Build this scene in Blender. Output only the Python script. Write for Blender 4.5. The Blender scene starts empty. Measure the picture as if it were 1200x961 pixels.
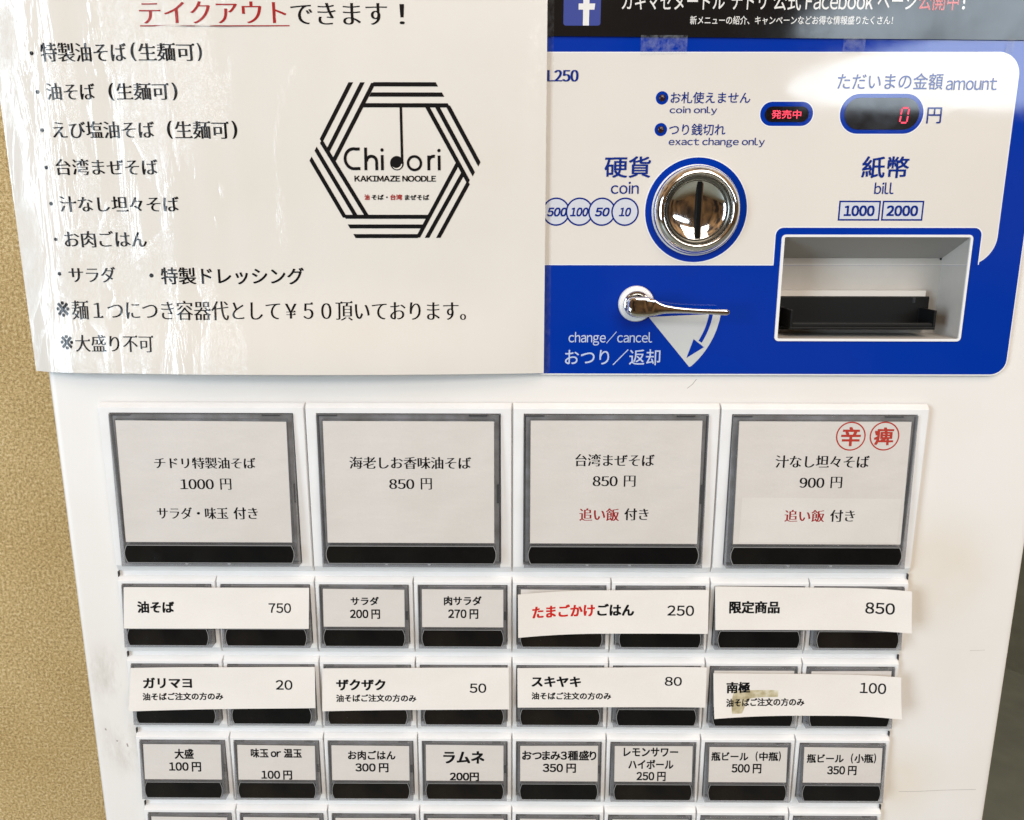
import bpy, bmesh, math, random
from mathutils import Matrix, Vector
from mathutils.geometry import tessellate_polygon

random.seed(7)
scene = bpy.context.scene
COL = scene.collection
H = 1.0            # height of the drawing origin above the floor, metres


def W(x, z, y):
    """millimetres on the machine front (x right, z up, y into the machine) -> metres"""
    return Vector((x / 1000.0, y / 1000.0, z / 1000.0 + H))


# ------------------------------------------------------------------ camera
cam_d = bpy.data.cameras.new("camera")
cam = bpy.data.objects.new("camera", cam_d)
COL.objects.link(cam)
cam_d.sensor_fit = 'HORIZONTAL'
cam_d.sensor_width = 36.0
cam_d.lens = 923.0 / 1200.0 * 36.0
cam_d.clip_start = 0.01
cam_d.clip_end = 60.0
RIGHT = Vector((0.99998163, 0.00590507, 0.00136635))
DOWN = Vector((0.00262042, -0.21792537, -0.97596192))
FWD = Vector((-0.00546536, 0.97594757, -0.21793684))
R3 = Matrix((RIGHT, -DOWN, -FWD)).transposed()
cam.matrix_world = Matrix.Translation(W(2.218, 92.776, -427.88)) @ R3.to_4x4()
scene.camera = cam

# ------------------------------------------------------------------ view, world
scene.view_settings.view_transform = 'Standard'
scene.view_settings.look = 'None'
scene.view_settings.exposure = 0.0
scene.view_settings.gamma = 1.0
scene.cycles.use_denoising = True
scene.cycles.max_bounces = 10
scene.cycles.transmission_bounces = 8
scene.cycles.sample_clamp_indirect = 6.0

world = bpy.data.worlds.new("World")
scene.world = world
world.use_nodes = True
wn, wl = world.node_tree.nodes, world.node_tree.links
wn.clear()
wout = wn.new("ShaderNodeOutputWorld")
wbg = wn.new("ShaderNodeBackground")
wtc = wn.new("ShaderNodeTexCoord")
wsep = wn.new("ShaderNodeSeparateXYZ")
wl.new(wtc.outputs["Generated"], wsep.inputs[0])
wmap = wn.new("ShaderNodeMapRange")
wmap.inputs["From Min"].default_value = -1.0
wmap.inputs["From Max"].default_value = 1.0
wl.new(wsep.outputs["Z"], wmap.inputs["Value"])
wr = wn.new("ShaderNodeValToRGB")
wl.new(wmap.outputs["Result"], wr.inputs["Fac"])
e = wr.color_ramp.elements
e[0].position, e[0].color = 0.0, (0.22, 0.27, 0.38, 1)
e[1].position, e[1].color = 1.0, (0.95, 0.88, 0.78, 1)
for p, c in ((0.42, (0.17, 0.14, 0.11, 1)), (0.58, (0.26, 0.21, 0.15, 1)), (0.74, (0.75, 0.66, 0.55, 1))):
    k = e.new(p); k.color = c
wnz = wn.new("ShaderNodeTexNoise")
wnz.inputs["Scale"].default_value = 4.5
wnz.inputs["Detail"].default_value = 3.0
wl.new(wtc.outputs["Generated"], wnz.inputs["Vector"])
wr2 = wn.new("ShaderNodeValToRGB")
wl.new(wnz.outputs["Fac"], wr2.inputs["Fac"])
e = wr2.color_ramp.elements
e[0].position, e[0].color = 0.40, (0.25, 0.22, 0.22, 1)
e[1].position, e[1].color = 0.62, (2.1, 1.35, 0.75, 1)
wmx = wn.new("ShaderNodeMix"); wmx.data_type = 'RGBA'; wmx.blend_type = 'MULTIPLY'
wmx.inputs["Factor"].default_value = 1.0
wl.new(wr.outputs["Color"], wmx.inputs["A"]); wl.new(wr2.outputs["Color"], wmx.inputs["B"])
wl.new(wmx.outputs["Result"], wbg.inputs["Color"])
wbg.inputs["Strength"].default_value = 0.40
wl.new(wbg.outputs[0], wout.inputs["Surface"])


# ------------------------------------------------------------------ lights
def area(name, loc, target, sx, sy, power, color):
    d = bpy.data.lights.new(name, 'AREA')
    d.shape = 'RECTANGLE'; d.size = sx; d.size_y = sy
    d.energy = power; d.color = color
    o = bpy.data.objects.new(name, d); COL.objects.link(o)
    o.location = loc
    o.rotation_euler = (Vector(target) - Vector(loc)).to_track_quat('-Z', 'Y').to_euler()
    return o


area("ceiling_light", (0.5, -1.35, H + 1.75), (0.02, 0.0, H - 0.05), 1.5, 1.0, 18.5, (1.0, 0.915, 0.81))
area("room_light", (0.9, -2.9, H + 1.62), (0.02, 0.0, H), 2.2, 0.8, 47.5, (1.0, 0.935, 0.85))
area("side_window", (-2.6, -2.2, H + 0.35), (-0.1, 0.0, H), 1.1, 1.9, 82.0, (0.70, 0.85, 1.0))
dw = area("door_window", (2.50, -3.0, H + 0.80), (2.50, 0.0, H + 0.80), 2.8, 0.33, 26.0, (0.76, 0.89, 1.0))
dw.data.shape = 'ELLIPSE'
dw.rotation_euler.rotate_axis('Z', math.radians(5.0))

# ------------------------------------------------------------------ materials
MATS = {}


def base_mat(name, color, rough=0.5, metallic=0.0, coat=0.0, coat_rough=0.05, spec=0.5):
    m = bpy.data.materials.new(name)
    m.use_nodes = True
    b = m.node_tree.nodes["Principled BSDF"]
    b.inputs["Base Color"].default_value = (*color, 1)
    b.inputs["Roughness"].default_value = rough
    b.inputs["Metallic"].default_value = metallic
    b.inputs["Coat Weight"].default_value = coat
    b.inputs["Coat Roughness"].default_value = coat_rough
    b.inputs["Specular IOR Level"].default_value = spec
    MATS[name] = m
    return m, m.node_tree.nodes, m.node_tree.links, b


def coords(n, l, scale=(1, 1, 1)):
    tc = n.new("ShaderNodeTexCoord")
    mp = n.new("ShaderNodeMapping")
    mp.inputs["Scale"].default_value = scale
    l.new(tc.outputs["Object"], mp.inputs["Vector"])
    return mp.outputs["Vector"]


def noise(n, l, vec, scale, detail=4.0, rough=0.55, dist=0.0):
    t = n.new("ShaderNodeTexNoise")
    t.inputs["Scale"].default_value = scale
    t.inputs["Detail"].default_value = detail
    t.inputs["Roughness"].default_value = rough
    t.inputs["Distortion"].default_value = dist
    l.new(vec, t.inputs["Vector"])
    return t.outputs["Fac"]


def ramp(n, l, fac, stops):
    r = n.new("ShaderNodeValToRGB")
    el = r.color_ramp.elements
    el[0].position, el[0].color = stops[0][0], (*stops[0][1], 1)
    el[1].position, el[1].color = stops[-1][0], (*stops[-1][1], 1)
    for p, c in stops[1:-1]:
        k = el.new(p); k.color = (*c, 1)
    l.new(fac, r.inputs["Fac"])
    return r.outputs["Color"]


def mult(n, l, a, b_, fac=1.0):
    x = n.new("ShaderNodeMix"); x.data_type = 'RGBA'; x.blend_type = 'MULTIPLY'
    if isinstance(fac, float):
        x.inputs["Factor"].default_value = fac
    else:
        l.new(fac, x.inputs["Factor"])
    for s, v in (("A", a), ("B", b_)):
        if isinstance(v, tuple):
            x.inputs[s].default_value = (*v, 1)
        else:
            l.new(v, x.inputs[s])
    return x.outputs["Result"]


def math_(n, l, op, a, b_=None, clamp=False):
    x = n.new("ShaderNodeMath"); x.operation = op; x.use_clamp = clamp
    for i, v in enumerate((a, b_)):
        if v is None:
            continue
        if isinstance(v, (int, float)):
            x.inputs[i].default_value = v
        else:
            l.new(v, x.inputs[i])
    return x.outputs[0]


def bump(n, l, height, strength, dist):
    b = n.new("ShaderNodeBump")
    b.inputs["Strength"].default_value = strength
    b.inputs["Distance"].default_value = dist
    l.new(height, b.inputs["Height"])
    return b.outputs["Normal"]


def spot(n, l, centre, radius):
    """soft round mask about a world point given in object space, 1 inside and 0 outside"""
    tc = n.new("ShaderNodeTexCoord")
    d = n.new("ShaderNodeVectorMath"); d.operation = 'DISTANCE'
    l.new(tc.outputs["Object"], d.inputs[0]); d.inputs[1].default_value = centre
    mr = n.new("ShaderNodeMapRange"); mr.interpolation_type = 'SMOOTHSTEP'
    mr.inputs["From Min"].default_value = radius; mr.inputs["From Max"].default_value = radius * 0.2
    l.new(d.outputs["Value"], mr.inputs["Value"])
    return mr.outputs["Result"]


# painted sheet-metal body
m, n, l, b = base_mat("body_paint", (0.80, 0.78, 0.74), 0.38)
v = coords(n, l)
f1 = noise(n, l, v, 9.0, 5.0)
c = mult(n, l, (0.80, 0.775, 0.745), ramp(n, l, f1, [(0.3, (0.965, 0.95, 0.93)), (0.65, (1, 1, 1))]))
v2 = coords(n, l, (1, 1, 0.35))
sm = noise(n, l, v2, 60.0, 6.0, 0.7)
smm = math_(n, l, 'MULTIPLY', math_(n, l, 'ADD', spot(n, l, (-0.245, 0.0, 0.83), 0.028), spot(n, l, (-0.238, 0.0, 0.782), 0.030), True),
            math_(n, l, 'SUBTRACT', math_(n, l, 'MULTIPLY', sm, 3.2), 1.35, True))
c = mult(n, l, c, (0.66, 0.63, 0.58), smm)
yl = math_(n, l, 'MULTIPLY', math_(n, l, 'ADD', spot(n, l, (0.246, 0.0, 0.90), 0.05), spot(n, l, (0.243, 0.0, 0.76), 0.035), True), noise(n, l, v, 25.0, 3.0))
c = mult(n, l, c, (0.92, 0.85, 0.73), yl)
l.new(c, b.inputs["Base Color"])
l.new(bump(n, l, noise(n, l, v, 900.0, 2.0), 0.12, 0.0002), b.inputs["Normal"])
rr = n.new("ShaderNodeMapRange"); rr.inputs["To Min"].default_value = 0.3; rr.inputs["To Max"].default_value = 0.5
l.new(f1, rr.inputs["Value"]); l.new(rr.outputs["Result"], b.inputs["Roughness"])

# moulded plastic of the button surrounds
m, n, l, b = base_mat("bezel_plastic", (0.80, 0.795, 0.77), 0.30)
v = coords(n, l)
l.new(mult(n, l, (0.825, 0.825, 0.825), ramp(n, l, noise(n, l, v, 40.0, 4.0), [(0.3, (0.95, 0.94, 0.93)), (0.6, (1, 1, 1))])), b.inputs["Base Color"])
l.new(bump(n, l, noise(n, l, v, 1400.0, 2.0), 0.06, 0.0002), b.inputs["Normal"])
base_mat("seam", (0.02, 0.02, 0.022), 0.6)
base_mat("lamp_edge_highlight", (0.26, 0.26, 0.26), 0.15)  # light grey outline, paints the highlight along the lamp strip's edge
base_mat("scuff", (0.34, 0.30, 0.27), 0.7)
m, n, l, b = base_mat("pocket", (0.15, 0.15, 0.15), 0.4)
l.new(ramp(n, l, noise(n, l, coords(n, l), 70.0, 4.0), [(0.30, (0.17, 0.16, 0.15)), (0.5, (0.26, 0.255, 0.25)), (0.70, (0.38, 0.38, 0.40))]), b.inputs["Base Color"])
base_mat("hole_black", (0.004, 0.004, 0.004), 0.8, spec=0.1)
base_mat("worn_steel", (0.22, 0.215, 0.19), 0.3, 1.0)

# clear button cap
m, n, l, b = base_mat("clear_cap", (0.42, 0.42, 0.43), 0.10)
ctr = n.new("ShaderNodeBsdfTransparent"); ctr.inputs["Color"].default_value = (0.80, 0.80, 0.81, 1)
clw = n.new("ShaderNodeLayerWeight"); clw.inputs["Blend"].default_value = 0.30
cmx = n.new("ShaderNodeMixShader")
ck = math_(n, l, 'ADD', math_(n, l, 'MULTIPLY', clw.outputs["Facing"], 0.8), math_(n, l, 'MULTIPLY', noise(n, l, coords(n, l), 60.0, 3.0), 0.16), True)
l.new(ck, cmx.inputs["Fac"]); l.new(ctr.outputs[0], cmx.inputs[1]); l.new(b.outputs[0], cmx.inputs[2])
l.new(cmx.outputs[0], n["Material Output"].inputs["Surface"])

m, n, l, b = base_mat("lamp_black", (0.006, 0.006, 0.007), 0.10, spec=0.3)
v = coords(n, l)
oi = n.new("ShaderNodeObjectInfo")
l.new(mult(n, l, ramp(n, l, noise(n, l, v, 40.0, 4.0), [(0.35, (0.002, 0.002, 0.003)), (0.7, (0.008, 0.007, 0.006))]),
           ramp(n, l, oi.outputs["Random"], [(0.0, (0.6, 0.6, 0.75)), (0.5, (1.0, 1.0, 1.0)), (1.0, (2.0, 1.6, 1.3))])), b.inputs["Base Color"])
lrr = n.new("ShaderNodeMapRange"); lrr.inputs["From Min"].default_value = 0.3; lrr.inputs["From Max"].default_value = 0.7
lrr.inputs["To Min"].default_value = 0.06; lrr.inputs["To Max"].default_value = 0.28
l.new(noise(n, l, v, 90.0, 5.0, 0.65), lrr.inputs["Value"]); l.new(lrr.outputs["Result"], b.inputs["Roughness"])


def paper(name, col, rough, coat, crough, wr_scale, wr_strength):
    m, n, l, b = base_mat(name, col, rough, 0.0, coat, crough)
    v = coords(n, l)
    c = mult(n, l, col, ramp(n, l, noise(n, l, v, 22.0, 5.0), [(0.3, (0.93, 0.925, 0.91)), (0.68, (1, 1, 1))]))
    c = mult(n, l, c, ramp(n, l, noise(n, l, v, 1500.0, 2.0), [(0.3, (0.96, 0.96, 0.96)), (0.7, (1, 1, 1))]))
    l.new(c, b.inputs["Base Color"])
    w_ = bump(n, l, noise(n, l, coords(n, l, wr_scale), 1.0, 3.0), wr_strength, 0.002)
    l.new(w_, b.inputs["Normal"])
    l.new(w_, b.inputs["Coat Normal"])
    return m


paper("card_paper", (0.655, 0.62, 0.585), 0.6, 0.35, 0.12, (34, 34, 62), 0.34)
paper("patch_paper", (0.69, 0.66, 0.625), 0.6, 0.2, 0.2, (34, 34, 62), 0.2)
paper("strip_paper", (0.82, 0.785, 0.745), 0.5, 0.12, 0.25, (25, 25, 40), 0.12)


# laminated notice: paper and print share one wrinkled clear film
def laminated(name, col, spread):
    m, n, l, b = base_mat(name, col, 0.6, 0.0, 1.0 if spread else 0.6, 0.11, 0.5 if spread else 0.05)
    v = coords(n, l)
    if spread:
        l.new(mult(n, l, col, ramp(n, l, noise(n, l, v, 14.0, 4.0), [(0.3, (0.955, 0.95, 0.93)), (0.65, (1, 1, 1))])), b.inputs["Base Color"])
    # tall creases, and crackle where the film has lifted off the sheet
    tall = noise(n, l, coords(n, l, (52, 1, 8)), 1.0, 4.0, 0.6, 0.9)
    crack = noise(n, l, coords(n, l, (420, 1, 240)), 1.0, 4.0, 0.7, 1.2)
    patch = noise(n, l, coords(n, l, (26, 1, 9)), 1.0, 3.0, 0.6, 0.9)
    sep = n.new("ShaderNodeSeparateXYZ")
    tc = n.new("ShaderNodeTexCoord"); l.new(tc.outputs["Object"], sep.inputs[0])
    left = n.new("ShaderNodeMapRange"); left.interpolation_type = 'SMOOTHSTEP'
    left.inputs["From Min"].default_value = 0.06; left.inputs["From Max"].default_value = -0.10
    left.inputs["To Min"].default_value = 0.10; left.inputs["To Max"].default_value = 1.0
    l.new(sep.outputs["X"], left.inputs["Value"])
    pm = math_(n, l, 'SUBTRACT', math_(n, l, 'MULTIPLY', patch, 6.0), 3.0, True)
    crk = math_(n, l, 'MULTIPLY', math_(n, l, 'MULTIPLY', crack, pm), 0.75)
    hgt = math_(n, l, 'MULTIPLY', math_(n, l, 'ADD', math_(n, l, 'MULTIPLY', tall, 0.75), crk), left.outputs["Result"])
    nb = bump(n, l, hgt, 0.75, 0.0035)
    l.new(nb, b.inputs["Coat Normal"])
    return m


laminated("notice_paper", (0.735, 0.695, 0.64), True)
laminated("notice_ink", (0.006, 0.006, 0.007), False)
laminated("notice_red", (0.36, 0.02, 0.02), False)

for nm, col in (("ink", (0.006, 0.006, 0.007)), ("red", (0.30, 0.02, 0.02)), ("scarlet", (0.55, 0.02, 0.015)), ("stamp", (0.42, 0.045, 0.03))):
    base_mat(nm, col, 0.6, 0.0, 0.12, 0.15, spec=0.08)
m, n, l, b = base_mat("tape_stain", (0.42, 0.36, 0.22), 0.35)
l.new(ramp(n, l, noise(n, l, coords(n, l), 160.0, 5.0), [(0.35, (0.36, 0.30, 0.17)), (0.5, (0.53, 0.47, 0.31)), (0.64, (0.70, 0.66, 0.55))]), b.inputs["Base Color"])


# printed acrylic of the control panel
def acrylic(name, col, rough=0.035):
    m, n, l, b = base_mat(name, col, rough, spec=0.42)
    v = coords(n, l)
    l.new(bump(n, l, noise(n, l, v, 14.0, 2.0), 0.05, 0.002), b.inputs["Normal"])
    fr = n.new("ShaderNodeMapRange"); fr.inputs["From Min"].default_value = 0.42; fr.inputs["From Max"].default_value = 0.72
    fr.inputs["To Min"].default_value = rough; fr.inputs["To Max"].default_value = rough + 0.07
    l.new(noise(n, l, v, 26.0, 7.0, 0.62, 0.6), fr.inputs["Value"]); l.new(fr.outputs["Result"], b.inputs["Roughness"])
    l.new(mult(n, l, col, ramp(n, l, noise(n, l, v, 10.0, 4.0), [(0.3, (0.95, 0.95, 0.95)), (0.65, (1, 1, 1))])), b.inputs["Base Color"])
    return m


acrylic("panel_blue", (0.0, 0.031, 0.33))
acrylic("panel_white", (0.84, 0.83, 0.82))
acrylic("panel_cream", (0.73, 0.685, 0.63))
acrylic("navy", (0.005, 0.026, 0.22))
acrylic("pale", (0.50, 0.58, 0.78))
acrylic("pale_fill", (0.62, 0.64, 0.70))
acrylic("panel_grey", (0.58, 0.59, 0.58))
acrylic("banner_black", (0.010, 0.009, 0.009), 0.07)
acrylic("white", (0.80, 0.78, 0.75), 0.1)
acrylic("pink", (0.68, 0.14, 0.13), 0.1)
acrylic("icon_blue", (0.055, 0.075, 0.29), 0.1)
acrylic("display_dark", (0.010, 0.007, 0.007), 0.05)
base_mat("lamp_off", (0.03, 0.008, 0.012), 0.15)
m, n, l, b = base_mat("led", (0.9, 0.05, 0.1), 0.4)
b.inputs["Emission Color"].default_value = (1.0, 0.022, 0.08, 1)
b.inputs["Emission Strength"].default_value = 0.85

m, n, l, b = base_mat("chrome", (0.78, 0.77, 0.75), 0.07, 1.0)
v = coords(n, l)
l.new(bump(n, l, noise(n, l, v, 70.0, 2.0), 0.05, 0.001), b.inputs["Normal"])
m, n, l, b = base_mat("chrome_worn", (0.55, 0.54, 0.52), 0.22, 1.0)
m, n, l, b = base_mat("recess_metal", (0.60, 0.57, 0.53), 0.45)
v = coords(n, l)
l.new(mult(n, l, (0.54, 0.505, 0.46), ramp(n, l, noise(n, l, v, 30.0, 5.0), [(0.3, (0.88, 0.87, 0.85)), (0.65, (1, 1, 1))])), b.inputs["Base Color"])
m, n, l, b = base_mat("tray_black", (0.006, 0.006, 0.006), 0.42, spec=0.25)
base_mat("recess_ceiling_shade", (0.36, 0.35, 0.335), 0.4)  # recess ceiling: its shade is put into a darker grey

# clear film beyond the notice's paper, and adhesive tape
for nm, haze_, hz_col in (("clear_film", 0.03, (0.85, 0.87, 0.87)), ("clear_tape", 0.16, (0.70, 0.74, 0.80))):
    m = bpy.data.materials.new(nm); m.use_nodes = True
    MATS[nm] = m
    n, l = m.node_tree.nodes, m.node_tree.links
    b = n["Principled BSDF"]
    b.inputs["Base Color"].default_value = (*hz_col, 1); b.inputs["Roughness"].default_value = 0.12
    out = n["Material Output"]
    tr = n.new("ShaderNodeBsdfTransparent")
    tr.inputs["Color"].default_value = (0.985, 0.985, 0.985, 1)
    mx = n.new("ShaderNodeMixShader")
    v = coords(n, l)
    fz = noise(n, l, v, 260.0, 6.0, 0.7)
    k = math_(n, l, 'MULTIPLY', math_(n, l, 'SUBTRACT', math_(n, l, 'MULTIPLY', fz, 4.0), 1.45, True), haze_, True)
    l.new(k, mx.inputs["Fac"]); l.new(tr.outputs[0], mx.inputs[1]); l.new(b.outputs[0], mx.inputs[2])
    l.new(mx.outputs[0], out.inputs["Surface"])

# gold textured wall
m, n, l, b = base_mat("gold_plaster", (0.42, 0.28, 0.10), 0.55)
v = coords(n, l)
g1 = math_(n, l, 'ADD', math_(n, l, 'MULTIPLY', noise(n, l, v, 330.0, 3.0, 0.6), 0.6), math_(n, l, 'MULTIPLY', noise(n, l, v, 900.0, 2.0, 0.6), 0.4))
g2 = noise(n, l, v, 5.0, 4.0)
c = ramp(n, l, g1, [(0.34, (0.27, 0.165, 0.055)), (0.5, (0.64, 0.45, 0.19)), (0.64, (0.97, 0.80, 0.50))])
c = mult(n, l, c, ramp(n, l, g2, [(0.3, (0.84, 0.80, 0.70)), (0.7, (1.0, 1.0, 1.0))]))
l.new(c, b.inputs["Base Color"])
l.new(bump(n, l, g1, 0.8, 0.004), b.inputs["Normal"])
m, n, l, b = base_mat("floor_tile", (0.075, 0.08, 0.06), 0.5)
l.new(ramp(n, l, noise(n, l, coords(n, l), 12.0, 6.0), [(0.3, (0.175, 0.205, 0.18)), (0.7, (0.225, 0.26, 0.23))]), b.inputs["Base Color"])
m, n, l, b = base_mat("wall_shade", (0.13, 0.12, 0.085), 0.7)
l.new(ramp(n, l, noise(n, l, coords(n, l), 30.0, 6.0), [(0.3, (0.165, 0.185, 0.15)), (0.7, (0.21, 0.235, 0.195))]), b.inputs["Base Color"])


# ------------------------------------------------------------------ mesh building
class MB:
    """collects faces in millimetres (x, z, y) and links them as ONE mesh object"""

    def __init__(self):
        self.v, self.f, self.m, self.mats = [], [], [], []

    def mi(self, mat):
        if mat not in self.mats:
            self.mats.append(mat)
        return self.mats.index(mat)

    def add(self, verts, faces, mat):
        o = len(self.v); k = self.mi(mat)
        self.v += verts
        for f in faces:
            self.f.append([o + i for i in f]); self.m.append(k)

    def box(self, x0, x1, z0, z1, y0, y1, mat):
        vs = [(x, z, y) for y in (y0, y1) for z in (z0, z1) for x in (x0, x1)]
        self.add(vs, [(0, 1, 3, 2), (5, 4, 6, 7), (1, 0, 4, 5), (2, 3, 7, 6), (0, 2, 6, 4), (3, 1, 5, 7)], mat)

    def sheet(self, polys, y, mat):
        """flat filled outline(s) facing the viewer; holes by nesting; y a number or a function of (x, z)"""
        pts, tris = fill(polys)
        fy = y if callable(y) else (lambda x, z: y)
        self.add([(p[0], p[1], fy(p[0], p[1])) for p in pts], tris, mat)

    def plate(self, polys, y0, y1, mat):
        """filled outline(s) with a front at y0, a back at y1 and side walls"""
        pts, tris = fill(polys)
        self.add([(p[0], p[1], y0) for p in pts], tris, mat)
        self.add([(p[0], p[1], y1) for p in pts], [t[::-1] for t in tris], mat)
        for pl in polys:
            k = len(pl)
            self.add([(p[0], p[1], y0) for p in pl] + [(p[0], p[1], y1) for p in pl],
                     [(i, (i + 1) % k, k + (i + 1) % k, k + i) for i in range(k)], mat)

    def rings(self, loops, mat, close=False):
        """joins successive closed loops of 3-D points with quads"""
        k = len(loops[0]); o = [p for lp in loops for p in lp]
        fs = []
        for a in range(len(loops) - 1):
            for i in range(k):
                j = (i + 1) % k
                fs.append((a * k + i, a * k + j, (a + 1) * k + j, (a + 1) * k + i))
        if close:
            fs.append(tuple(range(k))[::-1]); fs.append(tuple((len(loops) - 1) * k + i for i in range(k)))
        self.add(o, fs, mat)

    def lathe(self, cx, cz, prof, mat, seg=72, cap=True):
        loops = [[(cx + r * math.cos(2 * math.pi * i / seg), cz + r * math.sin(2 * math.pi * i / seg), y) for i in range(seg)] for r, y in prof if r > 0]
        self.rings(loops, mat)
        if cap and prof[-1][0] == 0:
            o = len(self.v) - seg
            self.v.append((cx, cz, prof[-1][1])); k = self.mi(mat)
            for i in range(seg):
                self.f.append([o + i, o + (i + 1) % seg, o + seg]); self.m.append(k)

    def build(self, name, parent=None, origin=(0, 0, 0), porigin=(0, 0, 0), solid=False, smooth=None, bevel=None):
        me = bpy.data.meshes.new(name)
        ox, oz, oy = origin
        me.from_pydata([((x - ox) / 1000, (y - oy) / 1000, (z - oz) / 1000) for x, z, y in self.v], [], self.f)
        for i, p in enumerate(me.polygons):
            p.material_index = self.m[i]
        for nm in self.mats:
            me.materials.append(MATS[nm])
        bm = bmesh.new(); bm.from_mesh(me)
        if solid:
            bmesh.ops.remove_doubles(bm, verts=bm.verts, dist=1e-6)
            bmesh.ops.recalc_face_normals(bm, faces=bm.faces)
        else:
            bm.normal_update()
            bad = [f for f in bm.faces if f.normal.y > 1e-4]
            if bad:
                bmesh.ops.reverse_faces(bm, faces=bad)
        bm.to_mesh(me); bm.free()
        if smooth is not None:
            for p in me.polygons:
                p.use_smooth = True
            me.set_sharp_from_angle(angle=math.radians(smooth))
        o = bpy.data.objects.new(name, me)
        COL.objects.link(o)
        if parent is not None:
            o.parent = parent
            px, pz, py = porigin
            o.location = ((ox - px) / 1000, (oy - py) / 1000, (oz - pz) / 1000)
        else:
            o.location = W(ox, oz, oy)
        if bevel:
            bv = o.modifiers.new("bevel", 'BEVEL')
            bv.width = bevel / 1000; bv.segments = 2; bv.limit_method = 'ANGLE'; bv.angle_limit = math.radians(25)
        return o


def inside(p, pl):
    r = False
    for (ax, ay), (bx, by) in zip(pl, pl[1:] + pl[:1]):
        if (ay > p[1]) != (by > p[1]) and p[0] < (bx - ax) * (p[1] - ay) / (by - ay) + ax:
            r = not r
    return r


def fill(polys):
    """triangles of nested outlines: every outer with the holes that lie straight inside it"""
    pts = [p for pl in polys for p in pl]
    start = [0]
    for pl in polys:
        start.append(start[-1] + len(pl))
    area_ = [abs(sum(a[0] * b_[1] - b_[0] * a[1] for a, b_ in zip(pl, pl[1:] + pl[:1]))) for pl in polys]
    holders = [[j for j in range(len(polys)) if j != i and area_[j] > area_[i] and inside(polys[i][0], polys[j])] for i in range(len(polys))]
    tris = []
    for i in range(len(polys)):
        if len(holders[i]) % 2:
            continue
        grp = [i] + [j for j in range(len(polys)) if i in holders[j] and len(holders[j]) == len(holders[i]) + 1]
        idx = [start[g] + k for g in grp for k in range(len(polys[g]))]
        tr = tessellate_polygon([[Vector((p[0], p[1], 0)) for p in polys[g]] for g in grp])
        tris += [tuple(idx[k] for k in t) for t in tr]
    return pts, tris


def rrect(x0, x1, z0, z1, r, seg=8):
    r4 = r if isinstance(r, tuple) else (r, r, r, r)          # bottom-left, bottom-right, top-right, top-left
    out = []
    for cx, cz, rr_, a0 in ((x0 + r4[0], z0 + r4[0], r4[0], 180), (x1 - r4[1], z0 + r4[1], r4[1], 270), (x1 - r4[2], z1 - r4[2], r4[2], 0), (x0 + r4[3], z1 - r4[3], r4[3], 90)):
        for i in range(seg + 1):
            a = math.radians(a0 + 90 * i / seg)
            out.append((cx + rr_ * math.cos(a), cz + rr_ * math.sin(a)))
    return out


def circ(cx, cz, r, seg=64):
    return [(cx + r * math.cos(2 * math.pi * i / seg), cz + r * math.sin(2 * math.pi * i / seg)) for i in range(seg)]


def stroke(pts, w, steps=1):
    """outline of a mitred polyline of width w"""
    P = [Vector(p) for p in pts]
    L_, R_ = [], []
    for i, p in enumerate(P):
        d0 = (P[i] - P[i - 1]).normalized() if i > 0 else None
        d1 = (P[i + 1] - P[i]).normalized() if i < len(P) - 1 else None
        d = d1 if d0 is None else d0 if d1 is None else (d0 + d1).normalized()
        nrm = Vector((-d.y, d.x))
        k = 1.0
        if d0 is not None and d1 is not None:
            k = 1.0 / max(0.5, nrm.dot(Vector((-d0.y, d0.x))))
        L_.append(p + nrm * w / 2 * k); R_.append(p - nrm * w / 2 * k)
    return [(q.x, q.y) for q in L_ + R_[::-1]]


# ------------------------------------------------------------------ lettering
_tc = bpy.data.curves.new("lettering_source", 'FONT')
_to = bpy.data.objects.new("lettering_source", _tc)
STYLE = {  # sideways and upright growth of every stroke (em), slant
    "plain": (0.007, 0.006, 0.0), "bold": (0.030, 0.024, 0.0), "heavy": (0.040, 0.026, 0.0), "mincho": (0.018, -0.014, 0.0),
    "brush": (0.026, -0.011, 0.0), "brushbold": (0.022, 0.004, 0.0), "century": (0.030, -0.010, 0.0),
    "serif": (0.050, 0.0, 0.0), "ital": (0.034, 0.030, 0.2), "boldnum": (0.038, 0.032, 0.0), "semi": (0.014, 0.012, 0.0)}
_cache = {}


def glyphs(s):
    if s in _cache:
        return _cache[s]
    _tc.body = s
    if _to.name not in COL.objects:
        COL.objects.link(_to)
    bpy.context.view_layer.update()
    cu = _to.to_curve(bpy.context.evaluated_depsgraph_get())
    polys = []
    for sp in cu.splines:
        bp = sp.bezier_points
        k = len(bp)
        pl = []
        for i in range(k):
            a, b_ = bp[i], bp[(i + 1) % k]
            p0, p1, p2, p3 = a.co.xy, a.handle_right.xy, b_.handle_left.xy, b_.co.xy
            ch = (p3 - p0)
            dev = abs((p1 - p0).cross(ch)) + abs((p2 - p3).cross(ch))
            st = 1 if dev < 1e-5 * max(ch.length, 1e-6) else 5
            for j in range(st):
                t = j / st; u = 1 - t
                q = p0 * u ** 3 + p1 * 3 * u * u * t + p2 * 3 * u * t * t + p3 * t ** 3
                pl.append((q.x, q.y))
        cl = []
        for q in pl:
            if not cl or (q[0] - cl[-1][0]) ** 2 + (q[1] - cl[-1][1]) ** 2 > 1e-9:
                cl.append(q)
        if len(cl) > 2:
            polys.append(cl)
    _to.to_curve_clear()
    _cache[s] = polys
    return polys


FULL = {chr(c): chr(c + 0xFEE0) for c in range(0x21, 0x7F)}


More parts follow.
